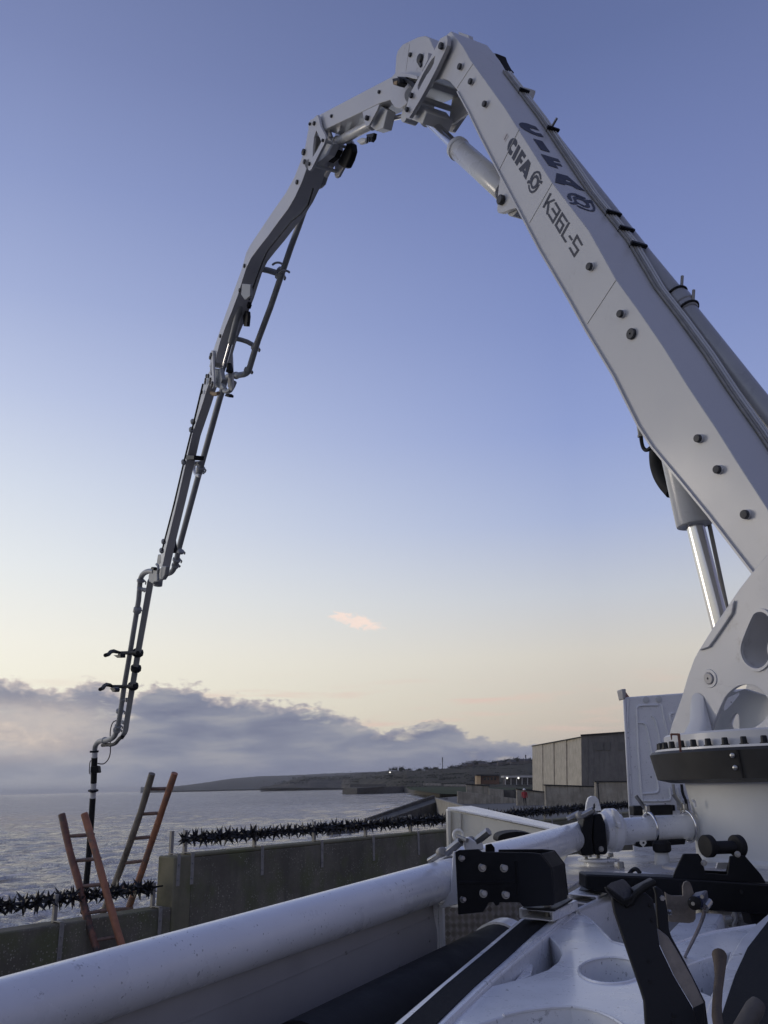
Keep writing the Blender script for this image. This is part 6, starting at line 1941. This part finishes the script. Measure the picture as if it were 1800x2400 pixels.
# V cradle: two worn rubber-faced wings
vl = z9((262, 95), (285, 82), (400, 35), (425, 42), (510, 152), (480, 180), (412, 212), (350, 150))
wq = [P(*z9(p)[0], dd_) for p, dd_ in (((260, 94), dS - .03), ((300, 66), dS), ((400, 33), dS + .04), ((428, 44), dS + .043), ((512, 150), dS + .045), ((412, 213), dS - .012))]
cr = obj('cradle', MB().prism(wq, Vector((.004, .008, -.008))), M['wornrubber'], sd2, bevel=.003)
wing = MB().prism(plP(z9((258, 100), (270, 135), (310, 180), (425, 272), (470, 262), (498, 215), (505, 160), (480, 185), (412, 216), (340, 160)), dS - .025), Vector((0, .02, -.003)))
obj('cradle_edge', wing, M['rubber'], cr, bevel=.006)
obj('cradle_wing', MB().tube([P(*z9(p)[0], dS - .02) for p in ((430, 268), (480, 235), (520, 165), (600, 105), (685, 62))], [.005, .0065, .007, .0075, .0065], 10), M['rubber'], cr)
obj('cradle_wing', MB().prism(plP(z9((505, 150), (560, 118), (690, 50), (694, 72), (610, 125), (540, 190)), dS + .01), Vector((0, .04, .003))), M['wornrubber'], cr, bevel=.004)
# mounting plate and position sensor beside the stand
mpl = z9((770, 150), (800, 172), (835, 182), (925, 182), (922, 100), (935, 66), (962, 54), (985, 66), (1003, 105), (1020, 160), (1036, 300), (1036, 380), (1015, 410), (980, 420), (804, 408), (792, 330))
sp_ = obj('sensor_plate', MB().prism(plP(mpl, 1.86), AWAY * .006), M['palegrey'], truck, bevel=.001)
fb = [P(*z9(p)[0], 1.81) for p in ((970, 205), (1085, 180), (1100, 290), (985, 295))]
obj('sensor', MB().prism(fb, Vector((.032, .05, .006))), M['bluebox'], sp_, bevel=.004)
q = P(*z9((1020, 245))[0], 1.81)
obj('sensor_dial', MB().lathe(q + Vector((.0, -.002, 0)), (-.4, -1, .05), [(.014, -.003), (.014, .002), (.009, .004), (.005, .005)], 20), M['rubber'], sp_)
for x, y in ((1088, 190), (1010, 250)):
    obj('screw', MB().lathe(P(*z9((x, y))[0], 1.8), (-.3, -1, .05), [(.004, 0), (.004, .004)], 8), M['steel'], sp_)
obj('cable_gland', MB().cyl(P(*z9((1150, 235))[0], 1.84), P(*z9((1112, 285))[0], 1.81), .008, 10), M['steel'], sp_)
tubeP('sensor_cable', [z9((1115, 270))[0] + (1.81,), z9((1108, 340))[0] + (1.82,), z9((1060, 470))[0] + (1.95,), z9((985, 620))[0] + (2.2,), z9((935, 722))[0] + (2.5,)], .0042, M['cable'], n=10, smooth=2)

# ---- cream outrigger beam and dark seat beyond the pipe
dO = 5.6
cf_ = [(1048, 1897), (1277, 1944), (1300, 1990), (1300, 2060), (1052, 2060)]
ob = obj('outrigger_arm', MB().prism(plP([(1048, 1897, 5.9), (1330, 1955, 5.4), (1330, 2060, 5.4), (1052, 2060, 5.9)], dO), AWAY * .16), M['cream'], truck, bevel=.008)
q0, q1 = P(1048, 1896, 5.88), P(1330, 1954, 5.38)
v_ = onZ(1104, 1892.5, q0.z) - q0
fl_ = obj('arm_flange', MB().prism([q0, q1, q1 + Vector((.12, .42, 0)), q0 + v_], ZUP * .012), M['white'], ob, bevel=.002)
obj('arm_stiffener', MB().prism(plP([(1077, 1905), (1081, 1906), (1081, 1950), (1077, 1950)], 5.82), AWAY * .05), M['cream'], ob)
obj('arm_end', MB().prism(plP([(1048.5, 1899), (1056, 1901), (1058, 2050), (1052, 2050)], 5.85), AWAY * .06), M['cream'], ob, bevel=.003)
obj('towing_eye', MB().torus(P(1074, 1958, 5.7), (.1, -1, .1), .033, .011, 24, 10), M['cream'], ob)
seat = [P(x, y, 5.0) for x, y in arc_round([(1168, 1974), (1166, 1966), (1172, 1956), (1195, 1950), (1225, 1949), (1258, 1956), (1262, 1975)], 2)]
obj('rubber_pad', MB().prism(seat, AWAY * .25), M['rubber'], truck, bevel=.01)

# ---- truck cab, its back wall
dK = 7.2
cw = [P(1459, 1641, dK), P(1476, 1925, dK)]
kx = Vector((1, .08, 0)).normalized(); kd = Vector((-kx.y, kx.x, 0))
k0 = P(1464, 1634, dK); kb = P(1479, 1935, dK)
lean = (k0 - kb)
Kp = lambda x, y: onPl(x, y, k0, kd)
back_ = [Kp(1464, 1634), Kp(1700, 1617), Kp(1900, 1604), Kp(1900, 2030), Kp(1486, 2030), Kp(1479, 1935)]
kv = Vector((k0.x - CAM.x, k0.y - CAM.y, 0)).normalized()
kv = Vector((kv.x + .12, kv.y, 0)).normalized()
kc = obj('cab', MB().prism(back_, kv * 1.8), M['white'], truck, bevel=.012)
obj('cab_edge', MB().prism([Kp(1457.5, 1641) - kd * .02, Kp(1464, 1634) - kd * .02, Kp(1479.5, 1935) - kd * .02, Kp(1473, 1935) - kd * .02], kv * .1), M['white'], kc, bevel=.01)
obj('cab_corner', MB().prism([Kp(*p) - kd * .03 for p in ((1453, 1616), (1465, 1615), (1464, 1638), (1458.5, 1641))], kd * .12), M['panel'], kc, bevel=.01)
obj('roof_rail', MB().tube([Kp(1465, 1619) + kd * .05, Kp(1500, 1628) + kd * .3], .018, 6), M['copper'], kc)
for pts in (((382, 1165), (395, 1140), (430, 1133), (590, 1130)), ((382, 1165), (388, 1300), (400, 1600), (430, 1990), (440, 2060)), ((388, 1302), (450, 1303), (478, 1330), (510, 1480), (560, 1750), (598, 1940), (590, 1970), (570, 1985), (430, 1993)),
            ((628, 1135), (650, 1260), (690, 1420)), ((525, 1232), (560, 1260), (580, 1330), (610, 1470), (625, 1560)), ((722, 1300), (704, 1240), (712, 1215), (740, 1210)),
            ((300, 1060), (290, 1300), (310, 1700), (330, 2000)), ((440, 2062), (690, 2062), (716, 2040), (712, 1960), (700, 1930)), ((775, 1930), (790, 1990), (820, 2050), (822, 2100)), ((830, 2060), (910, 2030))):
    obj('pressed_rib', MB().tube([Kp(*p) for p in arc_round(z5(*pts), 1)], .011, 8), M['white'], kc, sharp=60)
for x, y in z5((472, 1080), (596, 1074)):
    obj('grommet', MB().lathe(Kp(x, y), -kd, [(.028, 0), (.028, .008), (.02, .01)], 18), M['greywhite'], kc)
obj('cab_beam', MB().prism([Kp(*p) - kd * .03 for p in z5((345, 2105), (740, 2100), (745, 2157), (345, 2157))], kd * .03), M['black'], kc, bevel=.004)
for x in (700, 780, 860):
    obj('cable', MB().tube([Kp(*p) - kd * .08 for p in arc_round(z5((x, 1900), (x + 10, 1990), (x + 45, 2060), (x + 55, 2150)), 2)], .012, 8), M['galv'] if x != 780 else M['black'], kc)
obj('grab_handle', MB().tube([P(*p, 4.75) for p in arc_round(z5((920, 2065), (935, 2055), (948, 2075), (952, 2120)), 1)], .008, 8), M['white'], truck)
# chassis rails and wheels below the deck keep the truck on the road
for s_ in (-.45, .45):
    pass
cx = TA + Vector((0, 0, 0))
fwd = Vector((.25, .97, 0)).normalized(); rgt = Vector((fwd.y, -fwd.x, 0))
cbase = TA + rgt * .1
mbx = MB()
for s_ in (-.42, .42):
    mbx.box(cbase + rgt * s_ + fwd * -.6 + ZUP * 1.0, .09, 7.5, .28, rgt, fwd)
obj('chassis_rail', mbx, M['black'], truck)
obj('subframe', MB().box(cbase + fwd * -.2 + ZUP * 1.55, 1.5, 2.6, .55, rgt, fwd), M['greywhite'], truck, bevel=.02)
for u_, k_ in ((1.6, 1), (-1.9, 1), (-3.2, 1)):
    for s_ in (-1.02, 1.02):
        c = cbase + rgt * s_ + fwd * u_ + ZUP * .5
        wv = obj('wheel', MB().lathe(c, rgt * (1 if s_ > 0 else -1), [(.3, -.16), (.46, -.16), (.5, -.1), (.5, .1), (.46, .15), (.3, .15)], 32), M['rubber'], truck, sharp=40)
        obj('rim', MB().lathe(c, rgt * (1 if s_ > 0 else -1), [(.29, -.14), (.29, .12), (.2, .1), (.18, .16), (.05, .17)], 24), M['galv'], wv)

# ---- loose tools standing between the beams
hd_ = z9((1280, 1340), (1262, 1230), (1262, 1120), (1272, 990), (1285, 880), (1287, 780), (1283, 698))
wd_ = [(44), (44), (40), (38), (40), (50), (62)]
pts = [P(x, y, 1.5 + (2400 - y) / 165 * .3) for x, y in zc(1338, 2050, .27125)(*[((p[0] - 1350) / .27125, (p[1] - 2050) / .27125) for p in hd_])]
tl = MB().tube(pts, [w_ * .27125 * ppx(p) for w_, p in zip(wd_, pts)], 14)
o = obj('axe_handle', tl, M['wood'], sharp=28)
tag(o, 'worn brown wooden tool handle standing upright between the stand and the right grip strip', 'tool handle')
g0, g1 = P(1777, 2350, 1.5), P(1690, 2500, 1.42)
o = obj('shovel_handle', MB().tube([g0, g0.lerp(g1, .1), g0.lerp(g1, .5), g1], [.013, .0165, .0165, .016], 20), M['stemgrey'], sharp=50)
tag(o, 'grey worn round handle end poking up in the bottom right corner', 'tool handle')
